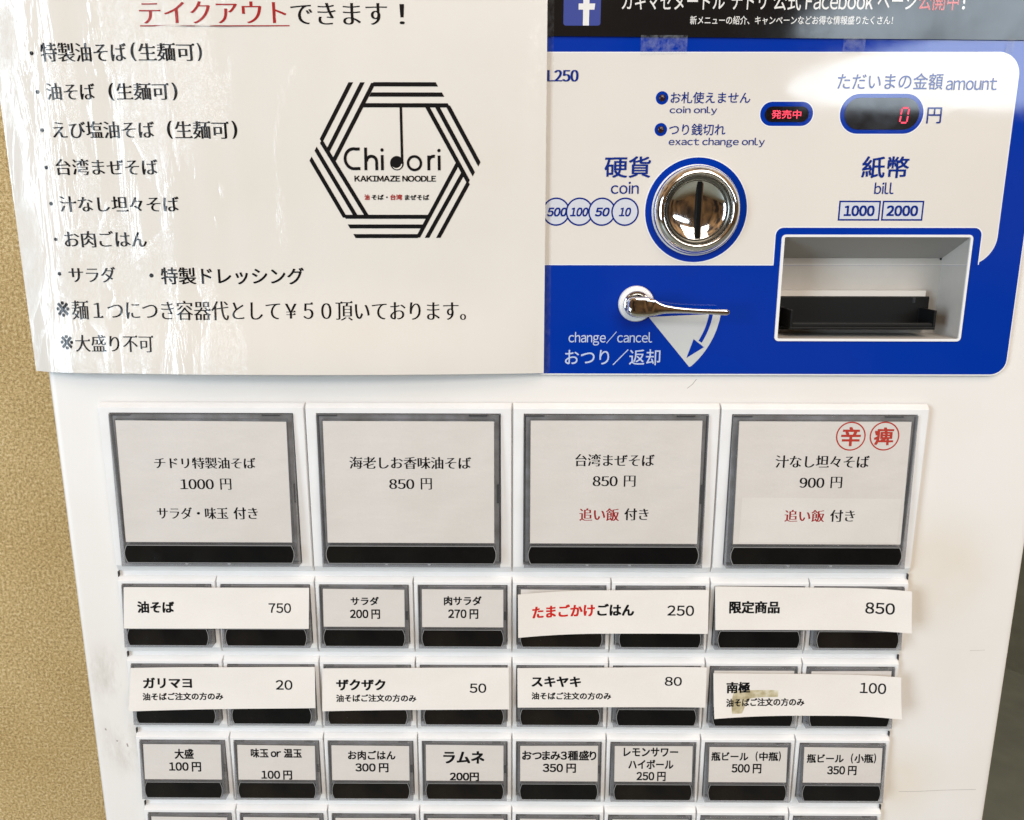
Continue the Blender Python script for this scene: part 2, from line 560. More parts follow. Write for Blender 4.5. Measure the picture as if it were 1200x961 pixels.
def laid_out(s):
    """outlines of a line; latin letters and figures take the gothic face and are spaced by their own widths"""
    if not any(ch in FULL and ch not in "()" for ch in s):
        return glyphs(s)
    out, x = [], 0.0
    for ch in s:
        if ch == " ":
            x += 0.24; continue
        g = glyphs(FULL.get(ch, ch))
        if ch not in FULL:
            x += 0.03
        lo = min(p[0] for pl in g for p in pl); hi = max(p[0] for pl in g for p in pl)
        if ch == "1":
            lo -= 0.05
        out += [[(p[0] - lo + x, p[1]) for p in pl] for pl in g]
        x += hi - lo + (0.095 if ch in '0123456789' else 0.078 if ch in FULL else 0.07)
    return out


def stroke_ends(polys, thin):
    """the small triangles that end the level strokes of a serifed face"""
    sg = orient(polys)
    out = []
    for pl in polys:
        k = len(pl)
        for i in range(k):
            a, b_ = pl[i], pl[(i + 1) % k]
            p, q = pl[i - 1], pl[(i + 2) % k]
            dx, dy = b_[0] - a[0], b_[1] - a[1]
            if abs(dx) > 0.012 or not 0.03 < abs(dy) < 0.1 or dy * sg < 0:
                continue
            if a[0] - p[0] < 0.1 or b_[0] - q[0] < 0.1 or abs(a[1] - p[1]) > 0.012 or abs(b_[1] - q[1]) > 0.012:
                continue
            top = max(a[1], b_[1]) - thin; xr = a[0]
            tri = [(xr - 0.115, top - 0.012), (xr + 0.012, top - 0.012), (xr - 0.03, top + 0.062)]
            out.append(tri if sarea(tri) * sg > 0 else tri[::-1])
    return out


def shaped(s, style):
    """outlines with thinned level strokes where the style asks for it"""
    dx, dy, sh = STYLE[style]
    dx, dy = min(dx, 0), min(dy, 0)
    polys = laid_out(s)
    extra = stroke_ends(polys, -dy) if style in ("mincho", "brush") else []
    if dx == 0 and dy == 0:
        return [[(x + sh * y, y) for x, y in pl] for pl in polys]
    sgn = orient(polys)
    out = []
    for pl in polys:
        k = len(pl); q = []
        for i in range(k):
            p, a, c_ = Vector(pl[i]), Vector(pl[i - 1]), Vector(pl[(i + 1) % k])
            d0, d1 = (p - a).normalized(), (c_ - p).normalized()
            n0, n1 = Vector((d0.y, -d0.x)) * sgn, Vector((d1.y, -d1.x)) * sgn
            nn = (n0 + n1) / max(0.5, 1 + n0.dot(n1))
            nx, ny = max(-1.2, min(1.2, nn.x)), max(-1.2, min(1.2, nn.y))
            x, y = p.x + nx * dx, p.y + ny * dy
            q.append((x + sh * y, y))
        out.append(q)
    return out + extra


def sarea(pl):
    return sum(a[0] * b_[1] - b_[0] * a[1] for a, b_ in zip(pl, pl[1:] + pl[:1]))


def orient(polys):
    return 1.0 if sum(sarea(pl) for pl in polys) > 0 else -1.0


def letter(mb, s, mat, style, box, y):
    dx, dy, sh = STYLE[style]
    polys = shaped(s, style)
    gx, gy = max(dx, 0), max(dy, 0)
    xs = [p[0] for pl in polys for p in pl]; ys = [p[1] for pl in polys for p in pl]
    lx, ly = min(xs) - gx, min(ys) - gy
    x0, x1, z0, z1 = box
    ax = (x1 - x0) / (max(xs) - min(xs) + 2 * gx); az = (z1 - z0) / (max(ys) - min(ys) + 2 * gy)
    if style == "century" and s[0] == "1":            # foot of the serifed figure one
        mb.sheet([[(x0 + 0.1, z0), (x0 + 3.5, z0), (x0 + 3.5, z0 + 0.45), (x0 + 0.1, z0 + 0.45)]], y, mat)
    pts, tris = fill_ink(polys)
    fy = y if callable(y) else (lambda x, z: y)
    shifts = [(0, 0)]
    if gx or gy:                                     # heavier strokes: the glyph laid over itself
        shifts = [(gx, gy), (-gx, gy), (gx, -gy), (-gx, -gy), (0, 0)]
    for k, (sx, sy) in enumerate(shifts):
        v = []
        for p in pts:
            px, pz = x0 + (p[0] + sx - lx) * ax, z0 + (p[1] + sy - ly) * az
            v.append((px, pz, fy(px, pz) - 0.004 * k))
        mb.add(v, tris, mat)


def fill_ink(polys):
    """triangles of glyph outlines: strokes run one way round, their holes the other"""
    pts = [p for pl in polys for p in pl]
    start = [0]
    for pl in polys:
        start.append(start[-1] + len(pl))
    sg = orient(polys)
    ar = [sarea(pl) * sg for pl in polys]
    grp = {i: [i] for i in range(len(polys)) if ar[i] > 0}
    for i in range(len(polys)):
        if ar[i] < 0:
            own = [j for j in grp if inside(polys[i][0], polys[j])]
            if own:
                grp[min(own, key=lambda j: ar[j])].append(i)
    tris = []
    for g in grp.values():
        idx = [start[a] + k for a in g for k in range(len(polys[a]))]
        tris += [tuple(idx[k] for k in t) for t in tessellate_polygon([[Vector((p[0], p[1], 0)) for p in polys[a]] for a in g])]
    return pts, tris


def letters(mb, table, y, prefix=""):
    for s, mat, style, box in table:
        letter(mb, s, prefix + mat if prefix and prefix + mat in MATS else mat, style, box, y)


# ------------------------------------------------------------------ tables (mm): text, material, style, (left, right, bottom, top)
NOTICE_TEXT = [
    ('テイクアウト', 'red', 'mincho', (-186.56, -112.93, 195.41, 205.57)),
    ('できます', 'ink', 'mincho', (-110.84, -62.67, 194.88, 204.91)),
    ('！', 'ink', 'mincho', (-56.59, -54.04, 195.14, 204.39)),
    ('特製油そば', 'ink', 'brush', (-238.83, -195.04, 177.66, 186.58)),
    ('(', 'ink', 'brush', (-192.88, -190.01, 177.93, 186.58)),
    ('生麺可', 'ink', 'brush', (-189.02, -160.19, 177.93, 186.31)),
    (')', 'ink', 'brush', (-159.19, -156.61, 177.93, 186.32)),
    ('油そば', 'ink', 'brush', (-238.07, -213.26, 159.41, 167.56)),
    ('(', 'ink', 'brush', (-206.45, -203.55, 159.14, 167.57)),
    ('生麺可', 'ink', 'brush', (-202.52, -174.84, 159.42, 167.57)),
    (')', 'ink', 'brush', (-173.55, -170.65, 159.16, 167.58)),
    ('えび塩油そば', 'ink', 'brush', (-237.37, -184.34, 140.8, 149.12)),
    ('(', 'ink', 'brush', (-177.76, -174.83, 140.55, 149.28)),
    ('生麺可', 'ink', 'brush', (-173.81, -145.87, 140.56, 149.15)),
    (')', 'ink', 'brush', (-144.55, -141.62, 140.57, 149.3)),
    ('台湾まぜそば', 'ink', 'brush', (-237.92, -184.37, 122.52, 130.58)),
    ('汁なし坦々そば', 'ink', 'brush', (-238.33, -174.84, 103.88, 111.82)),
    ('お肉ごはん', 'ink', 'brush', (-238.01, -193.96, 85.59, 94.12)),
    ('サラダ', 'ink', 'brush', (-237.72, -212.62, 67.19, 75.34)),
    ('特製ドレッシング', 'ink', 'brushbold', (-188.2, -111.31, 66.24, 75.23)),
    ('※', 'ink', 'plain', (-246.78, -239.35, 48.74, 57.09)),
    ('麺１つにつき容器代として￥５０頂いております。', 'ink', 'mincho', (-238.18, -25.02, 47.35, 57.66)),
    ('※', 'ink', 'plain', (-246.43, -238.88, 31.05, 38.89)),
    ('大盛り不可', 'ink', 'mincho', (-237.68, -194.23, 29.98, 39.09)),
]
NOTICE_DOTS = [(-243.33, 181.72, 0.97), (-242.8, 163.35, 0.97), (-242.81, 144.81, 0.97), (-242.99, 126.32, 0.97), (-242.86, 108.1, 0.97), (-242.7, 89.75, 0.93), (-242.87, 71.72, 1.02), (-193.25, 70.9, 1.11)]
LOGO_LINES = [(-71.27, 166.94, -38.55, 166.95), (-72.61, 162.06, -35.47, 162.07), (-76.43, 156.88, -32.66, 156.9), (-82.19, 167.88, -98.8, 139.49), (-76.28, 167.88, -95.69, 134.33), (-70.67, 167.61, -92.51, 130.12), (-104.69, 130.81, -88.08, 101.13), (-101.78, 135.72, -82.65, 102.3), (-98.8, 139.49, -76.96, 102.59), (-88.35, 101.57, -45.05, 101.62), (-86.33, 96.63, -47.55, 96.68), (-83.54, 91.66, -49.47, 91.71), (-28.87, 127.92, -50.09, 90.98), (-26.13, 123.12, -45.29, 90.84), (-22.93, 119.15, -39.28, 90.84), (-43.83, 156.49, -22.93, 119.15), (-38.75, 156.49, -20.23, 123.13), (-33.24, 156.9, -17.25, 128.07), (-57.16, 156.48, -57.24, 129.02)]
LOGO_TEXT = [
    ('KAKIMAZE NOODLE', 'ink', 'bold', (-82.31, -39.89, 119.4, 122.38)),
    ('油', 'red', 'bold', (-77.5, -74.83, 110.09, 112.96)),
    ('そば・', 'ink', 'bold', (-73.79, -65.32, 110.24, 112.83)),
    ('台湾', 'red', 'bold', (-63.98, -57.74, 110.11, 112.98)),
    ('まぜそば', 'ink', 'bold', (-56.41, -43.64, 110.12, 112.85)),
]
BANNER_TEXT = [
    ('カキマゼヌードル', 'white', 'plain', (54.34, 105.49, 202.34, 210.36)),
    ('チドリ', 'white', 'plain', (108.89, 126.09, 202.34, 210.35)),
    ('公式', 'white', 'plain', (129.7, 143.5, 201.94, 210.73)),
    ('Facebook', 'white', 'plain', (145.83, 179.35, 202.33, 210.34)),
    ('ページ', 'white', 'plain', (181.47, 200.97, 202.33, 210.33)),
    ('公開中', 'pink', 'plain', (201.82, 221.73, 201.93, 210.71)),
    ('！', 'white', 'plain', (223.63, 225.12, 202.32, 210.32)),
    ('新メニューの紹介、キャンペーンなどお得な情報盛りたくさん！', 'white', 'plain', (88.73, 190.05, 195.44, 199.47)),
]
PANEL_TEXT = [
    ('L250', 'navy', 'serif', (17.5, 33.54, 168.85, 174.36)),
    ('お札使えません', 'navy', 'plain', (80.87, 121.63, 158.34, 163.91)),
    ('coin only', 'navy', 'plain', (80.65, 104.98, 152.73, 156.89)),
    ('つり銭切れ', 'navy', 'plain', (80.75, 109.83, 142.79, 148.46)),
    ('exact change only', 'navy', 'plain', (80.83, 130.51, 136.9, 141.62)),
    ('硬貨', 'navy', 'semi', (47.93, 72.03, 121.66, 132.42)),
    ('coin', 'navy', 'plain', (51.54, 66.18, 113.48, 119.66)),
    ('500', 'navy', 'ital', (18.17, 28.76, 101.92, 106.51)),
    ('100', 'navy', 'ital', (30.33, 40.02, 101.94, 106.53)),
    ('50', 'navy', 'ital', (43.4, 51.28, 101.95, 106.54)),
    ('10', 'navy', 'ital', (56.12, 62.53, 101.97, 106.56)),
    ('円', 'navy', 'plain', (212.72, 220.19, 148.66, 156.52)),
    ('ただいまの金額', 'navy', 'plain', (165.49, 219.04, 164.95, 172.89)),
    ('amount', 'navy', 'plain', (220.81, 246.59, 164.75, 170.62)),
    ('紙幣', 'navy', 'semi', (181.97, 206.34, 121.6, 132.51)),
    ('bill', 'navy', 'plain', (189.55, 199.66, 113.56, 119.42)),
    ('1000', 'navy', 'boldnum', (174.67, 190.71, 102.29, 107.76)),
    ('2000', 'navy', 'boldnum', (197.05, 213.56, 102.32, 107.78)),
    ('change/cancel', 'pale', 'plain', (30.69, 76.36, 33.3, 41.03)),
    ('おつり／返却', 'pale', 'plain', (28.87, 81.22, 22.43, 31.3)),
]
DISPLAY_TEXT = [
    ('発売中', 'led', 'plain', (132.99, 148.19, 150.91, 155.12)),
]
BIG1 = [
    ('チドリ特製油そば', 'ink', 'brush', (-201.79, -144.53, -36.66, -30.15)),
    ('1000', 'ink', 'century', (-188.03, -168.97, -48.56, -42.77)),
    ('円', 'ink', 'mincho', (-165.31, -159.0, -48.85, -42.38)),
    ('サラダ・味玉', 'ink', 'brush', (-202.43, -161.87, -66.24, -59.3)),
    ('付き', 'ink', 'brush', (-158.86, -144.9, -66.25, -59.2)),
]
BIG2 = [
    ('海老しお香味油そば', 'ink', 'brush', (-91.69, -23.09, -36.41, -29.45)),
    ('850', 'ink', 'century', (-69.57, -55.33, -48.06, -42.4)),
    ('円', 'ink', 'mincho', (-51.68, -45.39, -48.36, -41.78)),
]
BIG3 = [
    ('台湾まぜそば', 'ink', 'brush', (35.37, 79.87, -34.56, -27.51)),
    ('850', 'ink', 'century', (45.4, 59.48, -46.06, -40.3)),
    ('円', 'ink', 'mincho', (63.0, 69.59, -46.36, -39.91)),
    ('追い飯', 'red', 'brush', (38.2, 60.85, -66.47, -59.08)),
    ('付き', 'ink', 'brush', (63.73, 77.61, -66.05, -59.01)),
]
BIG4 = [
    ('汁なし坦々そば', 'ink', 'brush', (147.67, 200.22, -35.11, -27.95)),
    ('900', 'ink', 'century', (161.96, 175.89, -46.6, -40.85)),
    ('円', 'ink', 'mincho', (179.39, 185.86, -46.78, -40.23)),
    ('追い飯', 'red', 'brush', (154.67, 177.37, -66.64, -59.61)),
    ('付き', 'ink', 'brush', (180.47, 194.53, -66.57, -59.54)),
    ('辛', 'stamp', 'bold', (183.31, 194.23, -22.6, -11.62)),
    ('痺', 'stamp', 'bold', (201.68, 212.5, -21.98, -11.79)),
]
ROW2_3 = [
    ('サラダ', 'ink', 'bold', (-94.66, -78.1, -119.94, -114.79)),
    ('200 円', 'ink', 'bold', (-95.22, -77.52, -128.19, -122.41)),
]
ROW2_4 = [
    ('肉サラダ', 'ink', 'bold', (-39.93, -17.78, -119.81, -114.19)),
    ('270 円', 'ink', 'bold', (-37.46, -19.78, -127.94, -122.04)),
]
ROW4_1 = [
    ('大盛', 'ink', 'bold', (-207.74, -195.92, -223.13, -216.57)),
    ('100 円', 'ink', 'bold', (-211.48, -191.67, -231.35, -225.14)),
]
ROW4_2 = [
    ('味玉 or 温玉', 'ink', 'bold', (-160.69, -129.19, -222.13, -216.11)),
    ('100 円', 'ink', 'bold', (-154.58, -135.58, -236.3, -230.34)),
]
ROW4_3 = [
    ('お肉ごはん', 'ink', 'bold', (-100.78, -71.55, -223.13, -217.11)),
    ('300 円', 'ink', 'bold', (-96.4, -75.94, -231.21, -225.28)),
]
ROW4_4 = [
    ('ラムネ', 'ink', 'heavy', (-42.13, -16.82, -225.22, -217.19)),
    ('200円', 'ink', 'heavy', (-38.21, -20.21, -236.7, -231.01)),
]
ROW4_5 = [
    ('おつまみ3種盛り', 'ink', 'bold', (6.32, 51.91, -222.87, -216.46)),
    ('350 円', 'ink', 'bold', (19.1, 39.5, -230.94, -224.88)),
]
ROW4_6 = [
    ('レモンサワー', 'ink', 'bold', (68.62, 102.02, -220.14, -214.28)),
    ('ハイボール', 'ink', 'bold', (71.7, 99.34, -228.18, -222.14)),
    ('250 円', 'ink', 'bold', (76.81, 94.75, -236.01, -229.93)),
]
ROW4_7 = [
    ('瓶ビール', 'ink', 'bold', (122.47, 145.09, -222.67, -216.93)),
    ('(', 'ink', 'bold', (149.54, 150.83, -222.84, -216.44)),
    ('中瓶', 'ink', 'bold', (151.77, 163.36, -222.53, -216.8)),
    (')', 'ink', 'bold', (163.71, 165.0, -222.76, -216.36)),
    ('500 円', 'ink', 'bold', (135.15, 153.37, -230.66, -224.48)),
]
ROW4_8 = [
    ('瓶ビール', 'ink', 'bold', (181.03, 203.51, -223.67, -217.93)),
    ('(', 'ink', 'bold', (207.95, 209.24, -223.84, -217.44)),
    ('小瓶', 'ink', 'bold', (210.06, 221.64, -223.53, -217.8)),
    (')', 'ink', 'bold', (221.99, 223.27, -223.76, -217.36)),
    ('350 円', 'ink', 'bold', (193.78, 211.75, -231.53, -225.49)),
]
STRIP1_TEXT = [
    ('油そば', 'ink', 'heavy', (-219.71, -198.0, -124.44, -117.39)),
    ('750', 'ink', 'semi', (-142.54, -129.43, -124.12, -118.25)),
]
STRIP1_CORNERS = [(-227.12, -109.07), (-118.59, -109.08), (-119.4, -133.74), (-228.36, -134.0)]
STRIP2_TEXT = [
    ('ガリマヨ', 'ink', 'heavy', (-221.11, -192.01, -173.5, -166.86)),
    ('油そばご注文の方のみ', 'ink', 'bold', (-221.75, -173.6, -181.01, -176.3)),
    ('20', 'ink', 'semi', (-141.64, -131.66, -174.38, -168.35)),
]
STRIP2_CORNERS = [(-228.01, -160.85), (-117.99, -160.19), (-118.24, -185.82), (-230.48, -187.66)]
STRIP3_TEXT = [
    ('ザクザク', 'ink', 'heavy', (-105.32, -75.75, -174.52, -167.51)),
    ('油そばご注文の方のみ', 'ink', 'bold', (-105.49, -57.36, -181.65, -176.94)),
    ('50', 'ink', 'semi', (-25.32, -15.36, -175.76, -169.86)),
]
STRIP3_CORNERS = [(-113.44, -160.9), (-1.87, -159.99), (-1.64, -186.08), (-113.9, -187.3)]
STRIP4_TEXT = [
    ('たまごかけ', 'scarlet', 'heavy', (11.76, 48.45, -125.39, -117.89)),
    ('ごはん', 'ink', 'heavy', (49.85, 71.4, -125.02, -117.75)),
    ('250', 'ink', 'semi', (90.82, 106.33, -124.85, -118.64)),
]
STRIP4_CORNERS = [(3.42, -110.31), (114.57, -109.27), (114.75, -135.65), (3.71, -136.15)]
STRIP5_TEXT = [
    ('スキヤキ', 'ink', 'heavy', (11.76, 41.32, -171.83, -165.34)),
    ('油そばご注文の方のみ', 'ink', 'bold', (11.82, 59.54, -179.68, -175.11)),
    ('80', 'ink', 'semi', (91.44, 101.57, -170.74, -165.23)),
]
STRIP5_CORNERS = [(3.24, -160.33), (116.04, -159.05), (115.98, -183.97), (3.53, -184.93)]
STRIP6_TEXT = [
    ('限定商品', 'ink', 'heavy', (126.76, 156.27, -123.29, -115.74)),
    ('850', 'ink', 'semi', (206.01, 222.42, -122.97, -116.18)),
]
STRIP6_CORNERS = [(118.17, -107.09), (230.99, -108.36), (232.13, -133.16), (119.1, -133.29)]
STRIP7_TEXT = [
    ('南極', 'ink', 'heavy', (128.17, 142.4, -174.82, -167.95)),
    ('油そばご注文の方のみ', 'ink', 'bold', (128.13, 175.16, -182.99, -178.06)),
    ('100', 'ink', 'semi', (207.95, 222.98, -174.68, -168.08)),
]
STRIP7_CORNERS = [(120.19, -162.64), (231.04, -163.79), (232.34, -188.99), (120.88, -189.31)]


def tag(o, label, cat=None, group=None, kind=None):
    o["label"] = label
    if cat: o["category"] = cat
    if group: o["group"] = group
    if kind: o["kind"] = kind
    return o


def empty(name, origin):
    o = bpy.data.objects.new(name, None)
    COL.objects.link(o); o.location = W(*origin); o.empty_display_size = 0.05
    return o


# ------------------------------------------------------------------ the setting
mb = MB()
mb.add([(-3500, -1000, 420), (60, -1000, 420), (60, 1600, 420), (-3500, 1600, 420)], [(0, 1, 2, 3)], "gold_plaster")
tag(mb.build("wall", origin=(-1000, 0, 420)), "gold textured plaster wall to the left of the machine", kind="structure")
mb = MB()
mb.add([(-4000, -1000, -5000), (4000, -1000, -5000), (4000, -1000, 4500), (-4000, -1000, 4500)], [(0, 1, 2, 3)], "floor_tile")
fl = mb.build("floor", origin=(0, -1000, 0))
tag(fl, "dark grey green floor seen past the right edge of the machine", kind="structure")
mb = MB()
mb.add([(62, -1000, 3120), (2400, -1000, -168), (2400, 1600, -168), (62, 1600, 3120)], [(0, 1, 2, 3)], "wall_shade")
mb.box(1206, 1206.5, -999, -998.5, 1516, 1516.5, "wall_shade")
tag(mb.build("wall", origin=(1200, -1000, 1520)), "shaded olive wall meeting the floor to the right of the machine", kind="structure")

# ------------------------------------------------------------------ the ticket machine
MO = (20, -1000, 200)
machine = tag(empty("ticket_machine", MO), "white and blue meal ticket vending machine with rows of price buttons", "ticket machine")


def part(mb_, name, **kw):
    return mb_.build(name, machine, porigin=MO, **kw)


BX0, BX1, BZ0, BZ1, BF, BB = -261.0, 300.3, -995.0, 420.0, 4.0, 400.0
SX0, SX1, SZ0, SZ1 = 143.6, 243.6, 36.6, 92.1            # bill opening
# cabinet: rounded front edges, an opening for the bill inlet
mb = MB()
R0 = 5.5


def hrect(ins, y):
    return [(BX0 + ins, BZ0 + ins, y), (BX1 - ins, BZ0 + ins, y), (BX1 - ins, BZ1 - ins, y), (BX0 + ins, BZ1 - ins, y)]


loops = [hrect(0, BB), hrect(0, BF + R0)]
for i in range(1, 9):
    a = math.radians(90 * i / 8)
    loops.append(hrect(R0 * (1 - math.cos(a)), BF + R0 * (1 - math.sin(a))))
mb.rings(loops, "body_paint")
mb.sheet([[(p[0], p[1]) for p in hrect(R0, BF)], [(SX0, SZ0), (SX1, SZ0), (SX1, SZ1), (SX0, SZ1)]], BF, "body_paint")
mb.add(hrect(0, BB), [(0, 1, 2, 3)], "body_paint")
part(mb, "body", origin=(0, -1000, 0), solid=True, smooth=40)
# seams and scuffs on the paint
for pts, w_ in (([(243, -248.5), (256, -248.2), (270, -247.3), (291, -246.6)], 0.22), ([(275, -151.0), (284, -150.6)], 0.15), ([(97.5, 9.0), (100.2, 11.2), (102.4, 14.2)], 0.28),
                ([(-252, -206.5), (-251.5, -207.8)], 0.8), ([(-239.6, -217.0), (-239.2, -219.2)], 0.9), ([(-118, -1.0), (-112, -0.6), (-104, -0.9)], 0.25), ([(-246, -215.0), (-245, -215.4)], 0.9)):
    mb = MB()
    mb.sheet([stroke(pts, w_)], BF - 0.05, "scuff")
    part(mb, "scuff_mark")

# control panel: white backing, blue print, cream field, all lettering
mb = MB()
PX0, PX1, PZ0, PZ1 = -232.0, 271.6, 17.0, 270.0
hole = [(SX0, SZ0), (SX1, SZ0), (SX1, SZ1), (SX0, SZ1)]
mb.plate([rrect(PX0, PX1, PZ0, PZ1, 8.6), hole], 1.5, 3.9, "panel_white")
mb.sheet([rrect(PX0 + .55, PX1 - .45, PZ0 + .65, PZ1 - .6, 8.2), hole], 1.45, "panel_blue")
FR = rrect(139.7, 248.6, 60.0, 96.3, (0.1, 0.1, 4.0, 4.0))


def notched(pl, xl, xr, zt):
    """the field outline with the bill inlet's frame cut out of its lower edge"""
    zb_ = min(p[1] for p in pl)
    k = max(i for i, p in enumerate(pl) if p[0] < 0 and p[1] < zb_ + 1e-3)
    lo = [p for p in pl if p[1] < zb_ + 14 and p[0] > 100]
    zr = min(p[1] for p in lo if p[0] >= xr)
    rest = [p for p in pl[k + 1:] if not (p[0] < xr and p[0] > 100 and p[1] < zb_ + 14)]
    return pl[:k + 1] + [(xl, zb_), (xl, zt), (xr, zt), (xr, zr)] + rest


mb.sheet([notched(rrect(-216, 257.3, 76.6, 183.0, (10, 15.5, 11.5, 10), 24), 140.5, 247.8, 94.5)], 1.40, "panel_white")
mb.sheet([notched(rrect(-215.4, 256.8, 77.15, 182.5, (10, 15, 11, 10), 24), 140.5, 247.8, 94.5)], 1.35, "panel_cream")
mb.sheet([rrect(139.1, 249.2, 77.15, 96.9, (0.01, 0.01, 4.5, 4.5)), [(SX0, 77.2), (SX1, 77.2), (SX1, SZ1), (SX0, SZ1)]], 1.30, "panel_white")
mb.sheet([rrect(139.7, 248.6, 76.55, 96.3, (0.01, 0.01, 4.0, 4.0)), [(SX0, 76.6), (SX1, 76.6), (SX1, SZ1), (SX0, SZ1)]], 1.25, "panel_blue")
# rings round the coin slot
CX, CZ = 96.75, 105.1
mb.sheet([circ(CX, CZ, 27.4)], 1.30, "panel_white")
mb.sheet([circ(CX, CZ, 26.8)], 1.25, "panel_blue")
mb.sheet([circ(CX, CZ, 23.4)], 1.20, "panel_white")
# coin value rings
for k, cx in enumerate((22.99, 35.35, 47.2, 59.37)):
    mb.sheet([circ(cx, 104.36, 7.3)], 1.30 - 0.02 * k, "navy")
    mb.sheet([circ(cx, 104.36, 6.45)], 1.29 - 0.02 * k, "pale_fill")
# bill value boxes
for x0, x1 in ((171.8, 193.7), (194.6, 216.4)):
    mb.sheet([[(x0, 99.95), (x1, 99.95), (x1, 110.2), (x0, 110.2)]], 1.30, "navy")
    mb.sheet([[(x0 + .85, 100.8), (x1 - .85, 100.8), (x1 - .85, 109.35), (x0 + .85, 109.35)]], 1.27, "pale_fill")
# surrounds of lamps and displays
for cz_ in (161.0, 145.6):
    mb.sheet([circ(76.5, cz_, 3.25, 32)], 1.30, "panel_blue")
for x0, x1, z0, z1 in ((127.2, 154.3, 147.4, 159.2), (168.1, 210.9, 143.6, 163.1)):
    r_ = (z1 - z0) / 2 - 0.05
    mb.sheet([rrect(x0 - .5, x1 + .5, z0 - .5, z1 + .5, r_ + .45)], 1.30, "panel_white")
    mb.sheet([rrect(x0, x1, z0, z1, r_)], 1.25, "panel_blue")
# turn-direction fan of the cancel lever
LX, LZ = 66.9, 56.1
arc = lambda r, a0, a1, k=14: [(LX + r * math.cos(math.radians(a0 + (a1 - a0) * i / k)), LZ + r * math.sin(math.radians(a0 + (a1 - a0) * i / k))) for i in range(k + 1)]
mb.sheet([[(74.0, 48.9), (97.4, 21.5)] + arc(46.5, -47, -6.5)], 1.30, "panel_grey")
mb.sheet([arc(40.2, -6, -30) + arc(42.3, -30, -6)], 1.24, "panel_blue")
mb.sheet([[(99.0, 36.9), (104.9, 32.5), (95.6, 26.5)]], 1.22, "panel_blue")
letters(mb, PANEL_TEXT, 1.14)
part(mb, "control_panel", origin=(20, 100, 1.5))

# bill inlet: rim, folded recess and black tray
slot_rim = MB()
outer, inner = rrect(142.9, 244.2, 36.0, 92.75, 2.2), rrect(144.5, 242.9, 37.4, 91.5, 0.8)
slot_rim.plate([outer, inner], 0.7, 1.6, "panel_white")
rim = part(slot_rim, "bill_inlet", origin=(193.5, 64, 1), bevel=0.25)
RO = (193.5, 64, 1)
mb = MB()
x0, x1 = 144.4, 243.2
mb.add([(x0, 91.5, 1.6), (x1, 91.5, 1.6), (x1, 79.7, 28), (x0, 79.7, 28)], [(0, 1, 2, 3)], "recess_ceiling_shade")
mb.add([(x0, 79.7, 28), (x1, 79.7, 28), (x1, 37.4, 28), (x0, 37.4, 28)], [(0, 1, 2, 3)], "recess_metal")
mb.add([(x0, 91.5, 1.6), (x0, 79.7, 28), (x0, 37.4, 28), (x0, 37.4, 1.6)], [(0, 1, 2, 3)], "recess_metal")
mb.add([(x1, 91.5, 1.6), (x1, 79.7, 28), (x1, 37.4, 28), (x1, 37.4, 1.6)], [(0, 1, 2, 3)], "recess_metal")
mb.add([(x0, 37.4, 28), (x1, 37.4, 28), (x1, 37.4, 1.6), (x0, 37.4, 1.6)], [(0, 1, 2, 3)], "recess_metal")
mb.box(x0 + .2, 233.8, 58.7, 61.9, 23.0, 27.9, "panel_cream")
mb.sheet([circ(242.3, 79.4, 0.65, 12)], 27.4, "seam")
mb.build("recess", rim, porigin=RO, origin=RO)
mb = MB()
tx0, tx1 = 152.6, 232.4
mb.box(tx0, tx1, 41.7, 43.2, 6, 25, "tray_black")
mb.box(tx0 + 1.4, tx1 - 1.4, 43.2, 45.0, 6.4, 7.6, "tray_black")
mb.box(tx0, tx0 + 1.4, 43.2, 52.4, 6, 23, "tray_black")
mb.box(tx1 - 1.4, tx1, 43.2, 52.4, 6, 23, "tray_black")
mb.box(x0 + .4, 236.4, 40.0, 58.3, 23.2, 24.4, "tray_black")
mb.box(227.2, 228.2, 55.0, 57.8, 22.4, 23.1, "seam")
tray = mb.build("tray", rim, porigin=RO, origin=RO, bevel=0.3)

# coin slot
mb = MB()
prof = [(22.7, 1.1), (22.7, -1.2), (22.35, -2.6), (21.6, -4.0), (20.6, -5.2), (19.5, -5.9), (18.5, -6.1), (17.9, -5.8), (17.5, -5.0), (17.4, -4.6)]
mb.lathe(CX, CZ, prof, "chrome", 96, cap=False)
mb.lathe(CX, CZ, [(17.4, -4.6), (17.1, -3.6), (16.3, -2.7), (15.8, -2.5), (15.6, -2.8), (15.3, -2.9), (15.0, -2.6), (14.9, -1.6)], "worn_steel", 96, cap=False)
coin = part(mb, "coin_slot", origin=(CX, CZ, 0), smooth=50)
mb = MB()
mb.lathe(CX, CZ, [(14.95, -1.7), (14.0, -1.1), (11.5, -0.1), (8.0, 0.55), (4.0, 0.85), (0, 0.95)], "chrome", 72)
mb.build("slot_plate", coin, porigin=(CX, CZ, 0), origin=(CX, CZ, 0), smooth=60)
mb = MB()
mb.box(CX - 0.2, CX + 1.9, CZ - 14.2, CZ + 14.0, -1.9, 0.9, "hole_black")
mb.box(CX + 1.9, CX + 2.5, CZ - 14.0, CZ + 13.6, -2.1, 0.9, "chrome")
mb.build("slit", coin, porigin=(CX, CZ, 0), origin=(CX, CZ, 0))

